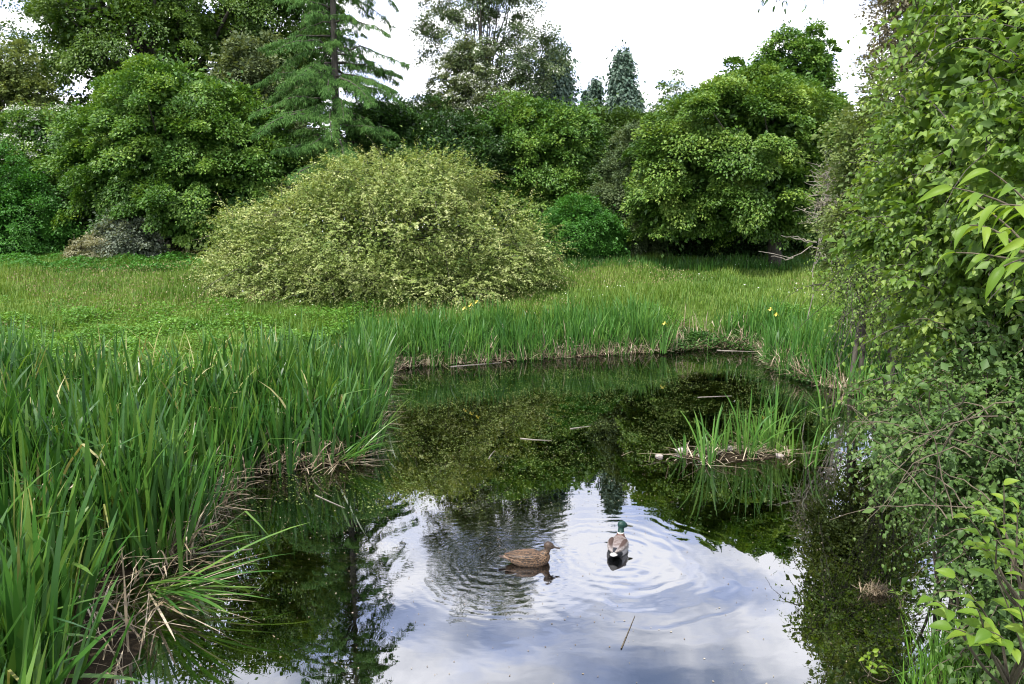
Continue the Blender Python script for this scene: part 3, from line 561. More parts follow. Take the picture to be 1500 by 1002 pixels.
# ---------------------------------------------------------------- irises, reeds, grass
def blades(rng, base, H, W0, az=None, th0=None, curv=None, fold=.10, K=7, tmax=2.4):
    n = len(base); az = rng.uniform(0, 6.28, n) if az is None else az
    th0 = np.abs(rng.normal(0, .14, n)) if th0 is None else th0; curv = np.abs(rng.normal(.12, .22, n)) if curv is None else curv
    t = np.linspace(0, 1, K)[None]; th = th0[:, None] + curv[:, None] * t ** 2
    f = rng.uniform(0, 1, n) < fold; tf = rng.uniform(.45, .8, n)
    th = th + np.where(f[:, None] & (t > tf[:, None]), rng.uniform(.7, 1.7, n)[:, None], 0); th = np.minimum(th, tmax)
    ds = (H / (K - 1))[:, None]; hx = np.cumsum(np.sin(th) * ds, 1) - np.sin(th[:, :1]) * ds; vz = np.cumsum(np.cos(th) * ds, 1) - np.cos(th[:, :1]) * ds
    d = np.stack([np.cos(az), np.sin(az), 0 * az], 1)
    P = base[:, None] + hx[..., None] * d[:, None] + vz[..., None] * np.array([0, 0, 1.])
    tw = rng.uniform(-1.2, 1.2, n); s = np.stack([np.cos(az + 1.57 + tw), np.sin(az + 1.57 + tw), 0 * az], 1)
    w = (W0[:, None] * .5 * np.clip(.75 + .5 * t, 0, 1) * np.sqrt(np.clip(1 - t ** 3, 0, 1)))[..., None]
    Lf = P - w * s[:, None]; Rt = P + w * s[:, None]
    V = np.stack([Lf, Rt], 2).reshape(n, 2 * K, 3)
    q = np.array([(2 * i, 2 * i + 1, 2 * i + 3, 2 * i + 2) for i in range(K - 1)])
    T = (np.arange(n) * 2 * K)[:, None, None] + q[None]
    return V.reshape(-1, 3), T.reshape(-1, 4), 2 * K
def scatter(rng, n, x0, x1, y0, y1, cond):
    out = []; tot = 0
    while tot < n:
        x = rng.uniform(x0, x1, n * 2); y = rng.uniform(y0, y1, n * 2); s = sdf(x, y); ok = cond(x, y, s); out.append(np.stack([x[ok], y[ok], s[ok]], 1)); tot += ok.sum()
        if len(out) > 60: break
    o = np.concatenate(out)[:n]; return o[:, 0], o[:, 1], o[:, 2]
def clumped(rng, x, y, k, sd):
    cx = np.repeat(x, k) + rng.normal(0, sd, len(x) * k); cy = np.repeat(y, k) + rng.normal(0, sd, len(x) * k); return cx, cy
def clmn(x): return None
def reedbed(name, label, seed, n, k, box, cond, mat, hr, wr, sd=.07, fold=.1, ths=.2):
    rng = np.random.default_rng(seed); x, y, s = scatter(rng, n, *box, cond); ca = rng.uniform(0, 6.28, n)
    cx, cy = clumped(rng, x, y, k, sd); s2 = sdf(cx, cy); z = np.maximum(height(cx, cy, s2), -.06); b = np.stack([cx, cy, z - .02], 1); m_ = len(cx)
    H = rng.uniform(*hr, m_) * np.repeat(rng.uniform(.68, 1.1, n) * (.9 + .14 * np.sin(x * 2.1) * np.sin(y * 1.3 + x)), k); az = np.arctan2(cy - np.repeat(y, k), cx - np.repeat(x, k)) + rng.normal(0, .5, m_)
    V, T, vk = blades(rng, b, H, rng.uniform(*wr, m_), az=az, th0=np.abs(rng.normal(.03, ths, m_)), fold=fold)
    tag(mesh_tris(name, V, T, mat, np.repeat(np.clip(rng.normal(.5, .25, m_), 0, 1), vk)), label, 'reeds', kind='stuff')
near_dead = []
reedbed('iris_bed', 'dense bed of tall green iris leaves along the left bank', 90, 1000, 9, (-11, -.6, 2.4, 16.2),
        lambda x, y, s: (s > -.12) & (x > -.78 * y - 1.2) & ((x < -1.65) | (y > 4.3)) & (np.where(y < 9.5, s < 9, s < 3.0)) & ((y > 6) | (s > .28)) & (y < 11.5 + np.clip((x + 4) * 2.2, -2, 5)), L['iris'], (.65, 1.5), (.024, .052), sd=.085, ths=.22, fold=.13)
reedbed('iris_bed', 'band of bright green iris leaves along the far bank', 91, 560, 10, (-3.6, 5, 15, 20),
        lambda x, y, s: (s > -.1) & (s < 1.5) & (y > 14) & (x < 4.05), L['iris_far'], (.75, 1.3), (.02, .034), sd=.08)
reedbed('iris_bed', 'iris leaves along the right hand far bank under the thicket', 92, 260, 10, (5.3, 9.5, 10, 20),
        lambda x, y, s: (s > -.15) & (s < 1.3) & (x > 5.6), L['iris_far'], (.8, 1.25), (.02, .034), sd=.08)
reedbed('short_reeds', 'low sedge fringe at the foot of the trees along the far edge of the meadow', 93, 900, 6, (2, 11.5, 25.3, 26.6),
        lambda x, y, s: (s > 3), L['iris_far'], (.3, .6), (.015, .022), sd=.12)
reedbed('short_reeds', 'tall grass growing on the bank at the bottom right corner', 94, 420, 12, (1.5, 3.8, 2.5, 4.9),
        lambda x, y, s: (s > -.08) & (s < 1.4) & (x > 1.45), L['herb'], (.2, .55), (.005, .011), sd=.06)

# dead litter and stubble at the water edge
rng = np.random.default_rng(95)
x, y, s = scatter(rng, 5200, -7, 8, 3, 20, lambda x, y, s: (s > -.22) & (s < .25) & (x < 7) & (y > 4) & ~((x > .8) & (y < 8)) & ((y > 6) | (rng.uniform(0, 1, len(x)) < .28)))
H = rng.uniform(.12, .6, len(x)); b = np.stack([x, y, np.maximum(height(x, y, s), 0) + rng.uniform(0, .06, len(x))], 1)
V, T, k = blades(rng, b, H, rng.uniform(.006, .022, len(x)), th0=rng.uniform(.1, 1.5, len(x)), curv=rng.uniform(0, .9, len(x)), fold=.5, tmax=1.62)
tag(mesh_tris('dead_reed_litter', V, T, L['straw'], np.repeat(rng.uniform(0, 1, len(x)), k)), 'straw coloured dead leaves and stubble along the water edge', 'reed litter', kind='stuff')

rng = np.random.default_rng(96)
x, y, s = scatter(rng, 1500, -7, 8, 3, 20, lambda x, y, s: (s > .0) & (s < 1.1) & (x < 7) & (y > 3) & ~((x > .8) & (y < 9.5)) & ((y > 6) | (rng.uniform(0, 1, len(x)) < .15)))
b = np.stack([x, y, height(x, y, s)], 1)
V, T, k = blades(rng, b, rng.uniform(.25, .85, len(x)), rng.uniform(.008, .026, len(x)), th0=rng.uniform(.0, .6, len(x)), curv=rng.uniform(0, .8, len(x)), fold=.5, tmax=2.6)
tag(mesh_tris('dead_reed_stalks', V, T, L['straw'], np.repeat(rng.uniform(0, 1, len(x)), k)), 'upright and broken straw coloured stalks among the green iris leaves', 'reed litter', kind='stuff')
rng = np.random.default_rng(97)
x, y, s = scatter(rng, 380, -7, -1, 3, 13, lambda x, y, s: (s > .3) & (s < 6) & (x > -.75 * y - .5)); b = np.stack([x, y, height(x, y, s)], 1)
V, T, k = blades(rng, b, rng.uniform(.5, 1.35, len(x)), rng.uniform(.014, .034, len(x)), th0=rng.uniform(.0, .45, len(x)), curv=rng.uniform(0, .9, len(x)), fold=.45, tmax=2.7)
tag(mesh_tris('faded_iris_leaves', V, T, L['fade'], np.repeat(rng.uniform(0, 1, len(x)), k)), 'yellowing and browned old leaves mixed through the left iris bed', 'reed litter', kind='stuff')
# separate clumps
def clump(label, loc, n, hr, seed, name='iris_clump', wr=(.016, .03), dead=8, sd=.06, group=None, th=.22, flowers=()):
    rng = np.random.default_rng(seed); root = empty(name, loc, label, 'iris clump', group)
    o = rng.normal(0, sd, (n, 2)); b = np.concatenate([o, np.full((n, 1), -.03)], 1)
    V, T, k = blades(rng, b, rng.uniform(*hr, n), rng.uniform(*wr, n), az=np.arctan2(o[:, 1], o[:, 0]), th0=np.abs(rng.normal(0, th, n)), curv=np.abs(rng.normal(0, .45, n)), fold=.12)
    mesh_tris('leaves', V, T, L['iris_far'], np.repeat(rng.uniform(.3, 1, n), k), root)
    if dead:
        b = np.concatenate([rng.normal(0, sd, (dead, 2)), np.full((dead, 1), 0.01)], 1)
        V, T, k = blades(rng, b, rng.uniform(.2, .5, dead), rng.uniform(.01, .02, dead), th0=rng.uniform(.9, 1.5, dead), curv=rng.uniform(0, .4, dead), fold=0, tmax=1.58)
        mesh_tris('dead_leaves', V, T, L['straw'], np.repeat(rng.uniform(0, 1, dead), k), root)
    for f in flowers:
        tb = Tubes(); f = np.array(f, float); tb.add(bez(np.zeros(3), f * [.5, .5, .5], f, 6), np.linspace(.006, .004, 6), 5); tb.build('flower_stem', L['iris_far'], root)
        a = np.array([0, 2.1, 4.2, 1.05, 3.15, 5.25]); ax_ = np.stack([np.cos(a), np.sin(a), np.array([-.3] * 3 + [1.1] * 3)], 1)
        V, T = leaves(np.repeat(f[None], 6, 0), ax_, np.array([[0, 0, 1.]] * 6) + ax_ * .3, np.array([.085] * 3 + [.06] * 3), LEAF8)
        mesh_tris('flower', V, T, L['yellow'], np.repeat(rng.uniform(.3, 1, 6), 8), root, smooth=True)
    return root
clump('iris clump at the left end of the stony islet', G(1040, 678, .02), 26, (.4, .85), 101, dead=14)
clump('tallest iris clump, in the middle of the stony islet', G(1092, 668, .02), 32, (.5, 1.05), 102, dead=16)
clump('iris clump at the right of the islet with upright leaves', G(1132, 660, .02), 28, (.55, 1.1), 103, dead=12)
clump('sparse iris shoots standing in open water right of the islet', G(1182, 685, .0), 11, (.4, .72), 104, dead=3)
clump('low splayed iris clump on the far left tip of the islet', G(1005, 668, .02), 11, (.25, .5), 105, dead=8, th=.5)
clump('leaning dark iris leaves standing in front of the right hand reeds', G(1232, 590, .0), 12, (.8, 1.15), 106, dead=5, th=.18)
clump('short bushy iris clump between the two left clumps of the islet', G(1062, 664, .03), 18, (.3, .62), 115, dead=8)
clump('arching iris clump at the back of the islet', G(1110, 650, .03), 20, (.4, .8), 116, dead=6, th=.35)
clump('thin iris tuft at the extreme right tip of the islet', G(1160, 668, .0), 10, (.3, .7), 117, dead=6, th=.3)
clump('iris clump in the shallow water between islet and right bank', G(1215, 620, .0), 14, (.5, .95), 118, dead=5, th=.28)
clump('iris clump against the hazel shoots at the right bank', G(1262, 600, .0), 20, (.7, 1.1), 119, dead=6, th=.2)
clump('slim iris shoots in the gap of the far bank', G(1033, 512, .0), 6, (.5, .8), 107, dead=2)
clump('iris plant with a row of three pale yellow flowers on the far bank', G(690, 518, .15), 22, (.8, 1.15), 108, dead=4, flowers=((-.15, 0, 1.08), (0, 0, 1.16), (.15, -.02, 1.24)))
clump('iris plant with one yellow flower at the right end of the far reed band', G(972, 516, .08), 14, (.6, .95), 109, dead=3, flowers=((0, 0, .72),))
clump('iris plant with two yellow flowers at the near side of the right reeds', G(1128, 530, .05), 14, (.8, 1.1), 110, dead=3, flowers=((-.06, 0, 1.22), (.08, 0, 1.1)))
# iris leaves that have flopped over the water
rng = np.random.default_rng(111)
def flopped(label, loc, n, az0, spread, hr, seed, th=(1.25, 1.5), wr=(.018, .034)):
    rng = np.random.default_rng(seed); root = empty('flopped_iris', loc, label, 'iris clump')
    b = np.concatenate([rng.normal(0, .085, (n, 2)), rng.uniform(.01, .09, (n, 1))], 1)
    V, T, k = blades(rng, b, rng.uniform(*hr, n), rng.uniform(*wr, n), az=rng.normal(az0, spread, n), th0=rng.uniform(*th, n) - .3, curv=rng.uniform(.3, .45, n), fold=0, tmax=1.62)
    mesh_tris('leaves', V, T, [L['iris']], np.repeat(rng.uniform(.2, 1, n), k), root)
    b[:, 2] = .012; V, T, k = blades(rng, b, rng.uniform(*hr, n) * .8, rng.uniform(.01, .02, n), az=rng.normal(az0, spread * 2, n), th0=np.full(n, 1.5), curv=np.full(n, .07), fold=0, tmax=1.57)
    mesh_tris('dead_leaves', V, T, L['straw'], np.repeat(rng.uniform(0, 1, n), k), root)
flopped('fan of iris leaves collapsed flat over the water at the lower left', G(232, 872, .06), 30, -.42, .42, (.5, 1.25), 112, wr=(.018, .038), th=(1.35, 1.75))
flopped('small fan of bent pale leaves on the water above the collapsed fan', G(250, 822, .04), 8, .1, .35, (.35, .75), 113)
flopped('pale splayed leaves spilling from the point of the reed bed', G(505, 676, .05), 22, .1, .5, (.4, .85), 114, th=(1.0, 1.5))

# meadow grass
rng = np.random.default_rng(120)
def inview(x, y): return np.abs(x) < .76 * y + 1
x, y, s = scatter(rng, 190000, -24, 14, 13, 31, lambda x, y, s: (s > .6) & inview(x, y) & ~((x > -12) & (x < 3) & (((x + 4) / 4.6) ** 2 + ((y - 23) / 2.4) ** 2 < 1)))
z = height(x, y, s); n = len(x); hf = .18 + .10 * np.sin(x * 3.1 + y) * np.sin(y * 2.6 - x * 1.4) + .26 * np.clip(np.sin(x * .9 + 2 * np.sin(y * .7)) * np.sin(y * 1.1), 0, 1)
H = rng.uniform(.5, 1.2, n) * hf; az = rng.uniform(0, 6.28, n); tip = np.stack([x + np.cos(az) * H * .4, y + np.sin(az) * H * .4, z + H], 1)
wd = rng.uniform(.005, .011, n); s2 = np.stack([np.sin(az + rng.normal(0, .6, n)), -np.cos(az), 0 * az], 1) * wd[:, None]; b = np.stack([x, y, z - .02], 1)
md = b * .45 + tip * .55 + [0, 0, .02]
V = np.stack([b - s2, b + s2, md + s2 * .8, md - s2 * .8, tip], 1).reshape(-1, 3); o5 = np.arange(n)[:, None, None] * 5
T = (o5 + np.array([(0, 1, 2), (0, 2, 3), (3, 2, 4)])[None]).reshape(-1, 3)
tag(mesh_tris('meadow_grass', V, T, L['grass'], np.repeat(np.clip(rng.normal(.45, .25, n), 0, 1), 5)), 'long soft green grass of the meadow', 'grass', kind='stuff')
x, y, s = scatter(rng, 15000, -24, 14, 17, 31, lambda x, y, s: (s > 2) & inview(x, y) & (np.sin(x * .5 + 1) + np.sin(y * .8 + x * .3) > .1))
z = height(x, y, s); b = np.stack([x, y, z + rng.uniform(.15, .4, len(x))], 1); V, T = leaves(b, rng.normal(0, .3, b.shape) + [0, 0, 1], rng.normal(0, 1, b.shape), rng.uniform(.025, .06, len(x)), LEAF4)
tag(mesh_tris('seed_heads', V, T, L['pink'], np.repeat(rng.uniform(0, 1, len(x)), 4)), 'pinkish brown seed heads floating over the meadow grass', 'grass', kind='stuff')
rng = np.random.default_rng(121); x, y, s = scatter(rng, 420, -10, 13, 17, 30, lambda x, y, s: (s > 1.5) & inview(x, y) & (np.sin(x * 1.1 + 2) * np.sin(y * 1.4) > .05)); z = height(x, y, s); b = np.stack([x, y, z + rng.uniform(.25, .45, len(x))], 1)
V, T = leaves(b, rng.normal(0, 1, b.shape), rng.normal(0, .4, b.shape) + [0, -.4, 1], rng.uniform(.03, .06, len(x)), LEAF4)
tag(mesh_tris('meadow_flowers', V, T, L['white'], np.repeat(rng.uniform(0, 1, len(x)), 4)), 'tiny pale flower heads dotted over the meadow', 'wild flowers', kind='stuff')
def herbs(name, label, seed, n, box, cond, mat, hr, size):
    rng = np.random.default_rng(seed); x, y, s = scatter(rng, n, *box, cond); z = height(x, y, s) + rng.uniform(0, 1, n) ** .5 * hr * (.6 + .4 * np.sin(x * 2.1) * np.sin(y * 2.7 + x))
    b = np.stack([x, y, z], 1); az = rng.uniform(0, 6.28, n); ax_ = np.stack([np.cos(az), np.sin(az), rng.normal(0, .35, n)], 1)
    V, T = leaves(b, ax_, rng.normal(0, .45, b.shape) + [0, 0, 1], rng.uniform(.6, 1.3, n) * size, LEAF4)
    tag(mesh_tris(name, V, T, mat, np.repeat(np.clip(rng.normal(.5, .25, n), 0, 1), 4)), label, 'ground cover', kind='stuff')
herbs('nettles', 'lime green nettles growing between the left reeds and the meadow', 130, 60000, (-17, -3.5, 11, 20.5), lambda x, y, s: (s > 2.2) & inview(x, y) & (y < 18.9 + 1.3 * np.sin(x) * np.sin(x * 2.7 + 1) + 1.2 * np.random.default_rng(5).normal(0, 1, len(x))), L['herb'], .45, .075)
herbs('ground_cover', 'low bright green plants on the bank right of the far reed band', 131, 42000, (3.6, 12, 14, 20.5), lambda x, y, s: (s > .35) & inview(x, y) & (y < 20.3 + .5 * np.sin(x * 2)), L['herb'], .26, .06)
herbs('bank_plants', 'dark leafy plants overhanging the water in the gap between the reeds', 132, 15000, (3.7, 6.9, 14, 20.5), lambda x, y, s: (s > -.25) & (s < .9), L['bank'], .42, .075)
herbs('ground_cover', 'dense low green weeds beneath the shrubs at the left meadow edge', 133, 15000, (-22, -11, 25, 29), lambda x, y, s: inview(x, y), L['fresh'], .4, .10)
rng = np.random.default_rng(134)
def weedy(x, y, s):
    f = np.sin(x * 3.1 + y * .7) * np.sin(y * 2.3 - x * 1.7) + .6 * np.sin(x * 7.3 - y * 2) * np.sin(y * 6.1 + x * 2.2) + .35 * np.sin(x * 17 + y * 5) * np.sin(y * 15 - x * 4)
    lim = np.interp(x, [-3, -1.2, .3, .9, 1.5, 3.2], [7.6, 7.2, 7.7, 8.6, 9.4, 9.6])
    return (s < -.1) & (f + rng.normal(0, .22, len(x)) > -.12) & (y > lim + rng.normal(0, .25, len(x))) & (y < 15.6)
x, y, s = scatter(rng, 95000, -3.2, 5.5, 7, 16, weedy); n = len(x); az = rng.uniform(0, 6.28, n)
V, T = leaves(np.stack([x, y, rng.uniform(-.030, .004, n)], 1), np.stack([np.cos(az), np.sin(az), 0 * az], 1), rng.normal(0, .25, (n, 3)) + [0, 0, 1], rng.uniform(.008, .030, n), LEAF4)
tag(mesh_tris('pondweed', V, T, L['weed'], np.repeat(rng.uniform(0, 1, n), 4)), 'mottled olive green pondweed lying just under the surface', 'pondweed', kind='stuff')

# ---------------------------------------------------------------- floating specks, twigs, stones
rng = np.random.default_rng(140)
x, y, s = scatter(rng, 950, -3, 4, 3.5, 10, lambda x, y, s: s < -.15); n = len(x); az = rng.uniform(0, 6.28, n)
V, T = leaves(np.stack([x, y, np.full(n, .004)], 1), np.stack([np.cos(az), np.sin(az), 0 * az], 1), np.tile([0, 0, 1.], (n, 1)), rng.uniform(.006, .02, n), LEAF4)
V[:, 2] = .004 + (V[:, 2] - .004) * .2
tag(mesh_tris('floating_petals', V, T, L['straw'], np.repeat(rng.uniform(0, 1, n), 4)), 'tiny pale petals and specks scattered on the water', 'floating specks', kind='stuff')
def stick(label, a, b, r=.006, seed=0, name='floating_stick', mat=None, z=.004):
    rng = np.random.default_rng(seed); a = G(*a, z); b = G(*b, z); tb = Tubes(); Q = bez(a, (a + b) / 2 + np.array([*rng.normal(0, .02, 2), 0]), b, 8); tb.add(Q, np.linspace(r, r * .35, 8), 6); tag(tb.build(name, mat or BARKP), label, 'floating stick')
stick('thin dark stick floating on the bright water at the lower right', (910, 950), (930, 902), .006, 1, mat=TWIG)
stick('pale straw floating below the point of the reed bed', (462, 725), (505, 744), .006, 2)
stick('short pale stick floating mid pond left of the islet', (762, 642), (808, 645), .007, 3)
stick('short pale stick lying near the far reeds', (835, 628), (865, 624), .008, 4)
stick('pale stem floating beside the far bank gap', (1050, 513), (1105, 515), .012, 5)
stick('white straw floating behind the islet', (1022, 582), (1072, 580), .007, 6)
stick('long reddish stem lying out from the left bank', (268, 812), (370, 804), .007, 7)
stick('pale leaf sliver floating in mid pond', (716, 673), (725, 660), .008, 8)
stick('long pale stem at the foot of the far reeds', (660, 537), (735, 531), .012, 9)
ROCK = barkmat('stone', (.20, .17, .15), (.50, .45, .42), 14)
def rock(label, p, r, seed, z=.02):
    rng = np.random.default_rng(seed); bm = bmesh.new(); bmesh.ops.create_icosphere(bm, subdivisions=3, radius=1)
    k = rng.normal(0, 1, (5, 3)); ph = rng.uniform(0, 6, 5)
    for v in bm.verts:
        c = np.array(v.co); f = 1 + .12 * sum(math.sin(2.2 * c @ k[i] + ph[i]) for i in range(5)) * .6; v.co = Vector(c * f * np.array([1, .7, .42]) * r)
    me = bpy.data.meshes.new('rock'); bm.to_mesh(me); bm.free(); me.materials.append(ROCK)
    for q in me.polygons: q.use_smooth = True
    o = bpy.data.objects.new('rock', me); C.objects.link(o); o.location = G(*p, z); o.rotation_euler = (0, 0, rng.uniform(0, 3)); tag(o, label, 'rock')
rock('small pale stone at the far left end of the islet', (965, 668), .055, 1, .01)
rock('largest pinkish flat stone between the islet iris clumps', (1066, 660), .13, 2, .04)
rock('pale flat stone tucked behind the left islet clump', (1000, 660), .09, 3, .03)
rock('brownish stone at the right side of the islet', (1142, 667), .06, 4, .01)
rock('small round stone half hidden in the islet leaves', (1028, 668), .06, 5, .04)
rng = np.random.default_rng(151); n = 170; bx = ISL[0] + rng.normal(.12, .5, n); by = ISL[1] + rng.normal(0, .2, n)
b = np.stack([bx, by, np.maximum(height(bx, by), 0) + rng.uniform(.005, .05, n)], 1)
V, T, k = blades(rng, b, rng.uniform(.08, .4, n), rng.uniform(.006, .018, n), th0=rng.uniform(1.1, 1.55, n), curv=rng.uniform(0, .4, n), fold=.2, tmax=1.6)
tag(mesh_tris('reed_litter', V, T, L['straw'], np.repeat(rng.uniform(0, 1, n), k)), 'matted dead leaves covering the muddy islet', 'reed litter', kind='stuff')

# mossy clump in water
rng = np.random.default_rng(150); cpos = G(1285, 868, 0); n = 260; b = np.stack([rng.normal(0, .06, n), rng.normal(0, .035, n), np.abs(rng.normal(.0, .025, n))], 1)
V, T, k = blades(rng, b, rng.uniform(.03, .1, n), rng.uniform(.003, .008, n), th0=rng.uniform(.4, 1.6, n), curv=rng.uniform(0, 1, n))
o = mesh_tris('sedge_tussock', V, T, L['straw'], np.repeat(rng.uniform(0, .7, n), k)); o.location = cpos; tag(o, 'small matted straw tussock poking from the water near the right bank', 'tussock')

# ---------------------------------------------------------------- ducks
def colmat(name, build, rough=.6):
    m, nt, out = newmat(name); tc = N(nt, 'ShaderNodeTexCoord'); sp = N(nt, 'ShaderNodeSeparateXYZ'); nt.links.new(tc.outputs['Object'], sp.inputs[0])
    p = N(nt, 'ShaderNodeBsdfPrincipled', i_Roughness=rough); nt.links.new(build(nt, tc.outputs['Object'], sp.outputs), p.inputs['Base Color']); bp = N(nt, 'ShaderNodeBump', i_Strength=.7, i_Distance=.004); nt.links.new(feathers(nt, tc.outputs['Object'], (40, 60, 60)), bp.inputs['Height']); nt.links.new(bp.outputs[0], p.inputs['Normal']); nt.links.new(p.outputs[0], out.inputs[0]); return m
def step(nt, v, e, w=.006): return M(nt, 'MULTIPLY', M(nt, 'SUBTRACT', v, e), 1 / w, clamp=True)
def feathers(nt, vec, sc=(45, 70, 70)):
    mp = N(nt, 'ShaderNodeMapping'); mp.inputs['Scale'].default_value = sc; nt.links.new(vec, mp.inputs[0])
    v = N(nt, 'ShaderNodeTexVoronoi', feature='DISTANCE_TO_EDGE'); v.inputs['Scale'].default_value = 1; nt.links.new(mp.outputs[0], v.inputs['Vector']); return v.outputs['Distance']
def hen_body(nt, vec, s):
    f = ramp(nt, feathers(nt, vec, (38, 55, 55)), [(.02, (.20, .12, .065)), (.10, (.035, .019, .010)), (.5, (.014, .009, .006))])
    hd = ramp(nt, noise(nt, vec, 90., 3.), [(.35, (.022, .014, .010)), (.65, (.075, .048, .03))])
    c = mix(nt, step(nt, s[2], .105, .02), f, hd); return mix(nt, step(nt, M(nt, 'MULTIPLY', s[0], -1.), .185, .03), c, (.20, .14, .10))
def hen_wing(nt, vec, s):
    w_ = N(nt, 'ShaderNodeTexWave', wave_type='BANDS', bands_direction='Z'); w_.inputs['Scale'].default_value = 18; w_.inputs['Distortion'].default_value = 4.5; w_.inputs['Detail Scale'].default_value = 3; nt.links.new(vec, w_.inputs['Vector'])
    return mix(nt, .5, ramp(nt, feathers(nt, vec, (24, 48, 48)), [(.02, (.22, .13, .07)), (.09, (.03, .017, .009)), (.5, (.012, .008, .005))]), ramp(nt, w_.outputs['Fac'], [(.45, (.010, .006, .004)), (.85, (.15, .09, .05))]))
def drk_body(nt, vec, s):
    fine = ramp(nt, noise(nt, vec, 120., 3.), [(.3, (.26, .25, .255)), (.7, (.46, .44, .45))])
    c = mix(nt, step(nt, s[2], .078, .012), fine, ramp(nt, noise(nt, vec, 40., 3.), [(.35, (.10, .065, .05)), (.65, (.25, .21, .20))]))
    c = mix(nt, step(nt, s[0], .085, .02), c, (.09, .04, .028))
    c = mix(nt, step(nt, M(nt, 'MULTIPLY', s[0], -1.), .130, .012), c, (.008, .009, .012))
    c = mix(nt, step(nt, M(nt, 'MULTIPLY', s[0], -1.), .205, .01), c, (.50, .49, .47))
    c = mix(nt, step(nt, s[2], .106, .004), c, (.5, .5, .48)); return mix(nt, step(nt, s[2], .113, .004), c, (.003, .032, .024))
def drk_wing(nt, vec, s):
    f = ramp(nt, feathers(nt, vec, (20, 50, 50)), [(.03, (.16, .13, .12)), (.12, (.30, .27, .26)), (.6, (.20, .17, .16))])
    return mix(nt, step(nt, s[2], .086, .01), f, (.055, .03, .022))
def loft(secs, k=20):
    """secs: (x, z, ry, rz) rings along x -> closed verts, faces"""
    V = []; T = []; an = np.linspace(0, 2 * math.pi, k, endpoint=False)
    for (x, z, ry, rz, *o) in secs:
        V.append(np.stack([np.full(k, x), (o[0] if o else 0) + ry * np.cos(an), z + rz * np.sin(an)], 1))
    V = np.concatenate(V); n = len(secs)
    for i in range(n - 1):
        for j in range(k): T.append((i * k + j, i * k + (j + 1) % k, (i + 1) * k + (j + 1) % k, (i + 1) * k + j))
    T.append(tuple(range(k - 1, -1, -1))); T.append(tuple((n - 1) * k + j for j in range(k))); return V, T
def neckloft(pts, k=16):
    """pts: (x,y,z,r) chain, rings perpendicular to the chain"""
    P = np.array(pts); t = nrm(np.gradient(P[:, :3], axis=0)); u = nrm(np.cross(t, [0, 1, 0.001])); v = np.cross(t, u); an = np.linspace(0, 2 * math.pi, k, endpoint=False)
    V = (P[:, None, :3] + P[:, 3][:, None, None] * (np.cos(an)[None, :, None] * u[:, None] + np.sin(an)[None, :, None] * v[:, None])).reshape(-1, 3); T = []
    for i in range(len(P) - 1):
        for j in range(k): T.append((i * k + j, i * k + (j + 1) % k, (i + 1) * k + (j + 1) % k, (i + 1) * k + j))
    T.append(tuple(range(k - 1, -1, -1))); T.append(tuple((len(P) - 1) * k + j for j in range(k))); return V, T
def pym(name, parts, mat, parent=None, remesh=None, smooth=6, sub=0):
    Vs = []; Fs = []; o0 = 0
    for V, T in parts: Vs += [tuple(v) for v in V]; Fs += [tuple(i + o0 for i in t) for t in T]; o0 += len(V)
    me = bpy.data.meshes.new(name); me.from_pydata(Vs, [], Fs); me.materials.append(mat)
    bm = bmesh.new(); bm.from_mesh(me); bmesh.ops.recalc_face_normals(bm, faces=bm.faces); bm.to_mesh(me); bm.free()
    for q in me.polygons: q.use_smooth = True
    o = bpy.data.objects.new(name, me); C.objects.link(o)
    if parent: o.parent = parent
    if remesh:
        r = o.modifiers.new('r', 'REMESH'); r.mode = 'VOXEL'; r.voxel_size = remesh; r.use_smooth_shade = True
        s_ = o.modifiers.new('s', 'SMOOTH'); s_.iterations = smooth; s_.factor = .5
    if sub: q = o.modifiers.new('u', 'SUBSURF'); q.levels = sub; q.render_levels = sub
    return o
def hrot(V, yaw, piv):
    c, s = math.cos(yaw), math.sin(yaw); Q = V - piv; return np.stack([Q[:, 0] * c - Q[:, 1] * s, Q[:, 0] * s + Q[:, 1] * c, Q[:, 2]], 1) + piv
def solid(name, c): 
    m, nt, out = newmat(name); p = N(nt, 'ShaderNodeBsdfPrincipled', i_Roughness=.35); geo = N(nt, 'ShaderNodeNewGeometry')
    nt.links.new(ramp(nt, noise(nt, geo.outputs['Position'], 60., 3.), [(.3, tuple(x * .75 for x in c)), (.7, c)]), p.inputs['Base Color']); nt.links.new(p.outputs[0], out.inputs[0]); return m
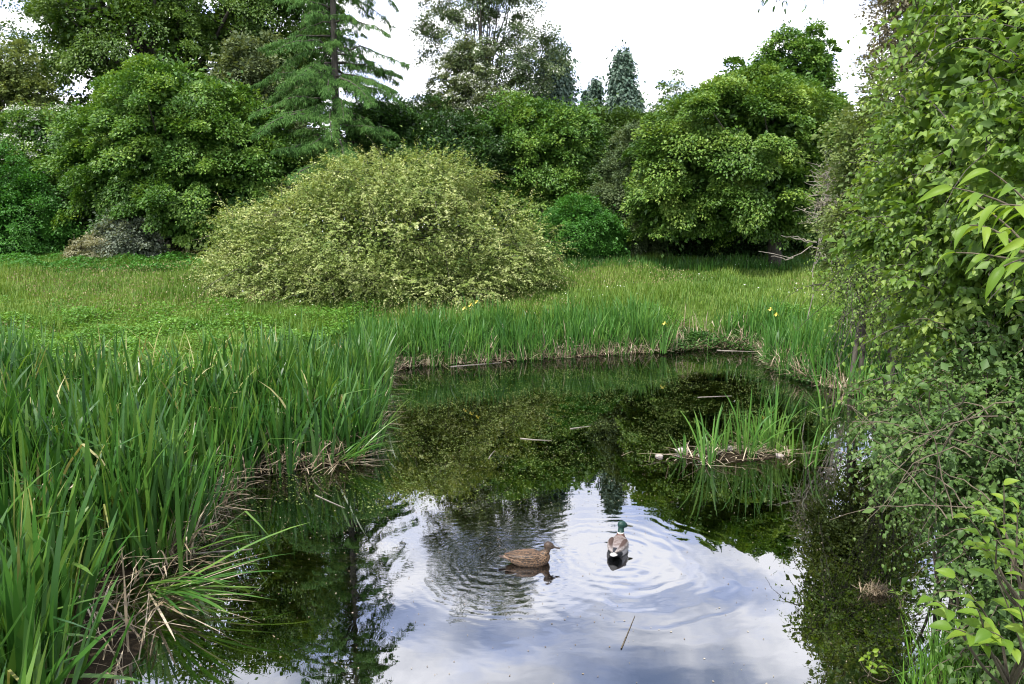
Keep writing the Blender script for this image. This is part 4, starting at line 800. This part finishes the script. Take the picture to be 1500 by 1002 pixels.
def duck(name, label, loc, yaw, body_mat, wing_mat, bill_mat, tail_mat, head_yaw, neck_h=0.0, scale=1.0):
    root = empty(name, loc, label, 'duck'); root.rotation_euler = (0, 0, yaw); root.scale = (scale,) * 3
    body = loft([(-.235, .062, .012, .006), (-.21, .058, .030, .014), (-.18, .050, .046, .028), (-.14, .040, .066, .046), (-.08, .032, .084, .062), (-.01, .028, .093, .070),
                 (.05, .028, .090, .072), (.10, .030, .078, .068), (.14, .036, .058, .055), (.165, .044, .034, .036), (.178, .05, .012, .014)])
    nz = neck_h; pv = np.array([.155, 0, .14])
    neck = neckloft([(.105, 0, .045, .050), (.125, 0, .075, .042), (.143, 0, .100 + nz * .4, .032), (.153, 0, .125 + nz * .8, .027), (.160, 0, .150 + nz, .0275)])
    hd, ht = loft([(.122, .168 + nz, .008, .008), (.130, .169 + nz, .022, .023), (.148, .171 + nz, .030, .032), (.168, .171 + nz, .032, .034), (.188, .167 + nz, .028, .030), (.204, .160 + nz, .020, .022), (.214, .156 + nz, .012, .013)], 18)
    hd = hrot(hd, head_yaw, pv)
    pym('body', [body, neck, (hd, ht)], body_mat, root, remesh=.0055, smooth=8)
    bl, bt = loft([(.205, .157 + nz, .011, .011), (.222, .152 + nz, .0105, .008), (.240, .148 + nz, .0125, .0055), (.258, .1455 + nz, .0135, .004), (.268, .1445 + nz, .009, .003)], 14)
    pym('bill', [(hrot(bl, head_yaw, pv), bt)], bill_mat, root, sub=1)
    for sg in (-1, 1):
        e = loft([(-.0045, 0, .0012, .0012), (-.003, 0, .0038, .0038), (0, 0, .0048, .0048), (.003, 0, .0038, .0038), (.0045, 0, .0012, .0012)], 10); ev = e[0] + np.array([.190, sg * .0265, .176 + nz])
        pym('eye', [(hrot(ev, head_yaw, pv), e[1])], solid('eye_black', (.01, .01, .01)), root)
        wl, wt = loft([(-.225, .080, .006, .004, sg * .012), (-.19, .078, .016, .010, sg * .026), (-.14, .072, .026, .022, sg * .040), (-.07, .066, .032, .036, sg * .054), (0, .062, .034, .042, sg * .060), (.05, .060, .028, .038, sg * .060), (.085, .056, .014, .022, sg * .056)], 18)
        pym('wing', [(wl, wt)], wing_mat, root, sub=1)
    tl, tt = loft([(-.19, .052, .036, .008), (-.225, .056, .036, .005), (-.255, .062, .024, .003), (-.275, .066, .008, .002)], 14)
    pym('tail', [(tl, tt)], tail_mat, root, sub=1)
    return root
duck('female_mallard', 'mottled brown female duck swimming to the right', HEN, R(2), colmat('brown_plumage', hen_body), colmat('brown_wing', hen_wing), solid('bill_dark', (.035, .022, .016)), solid('brown_tail', (.05, .032, .02)), R(-8), -.012, 1.05)
duck('male_mallard', 'drake with glossy green head and pale grey body seen from behind', DRK, R(72), colmat('grey_plumage', drk_body, .5), colmat('grey_wing', drk_wing), solid('bill_olive', (.06, .06, .025)), solid('white_tail', (.5, .49, .47)), R(-62), .008, 1.08)
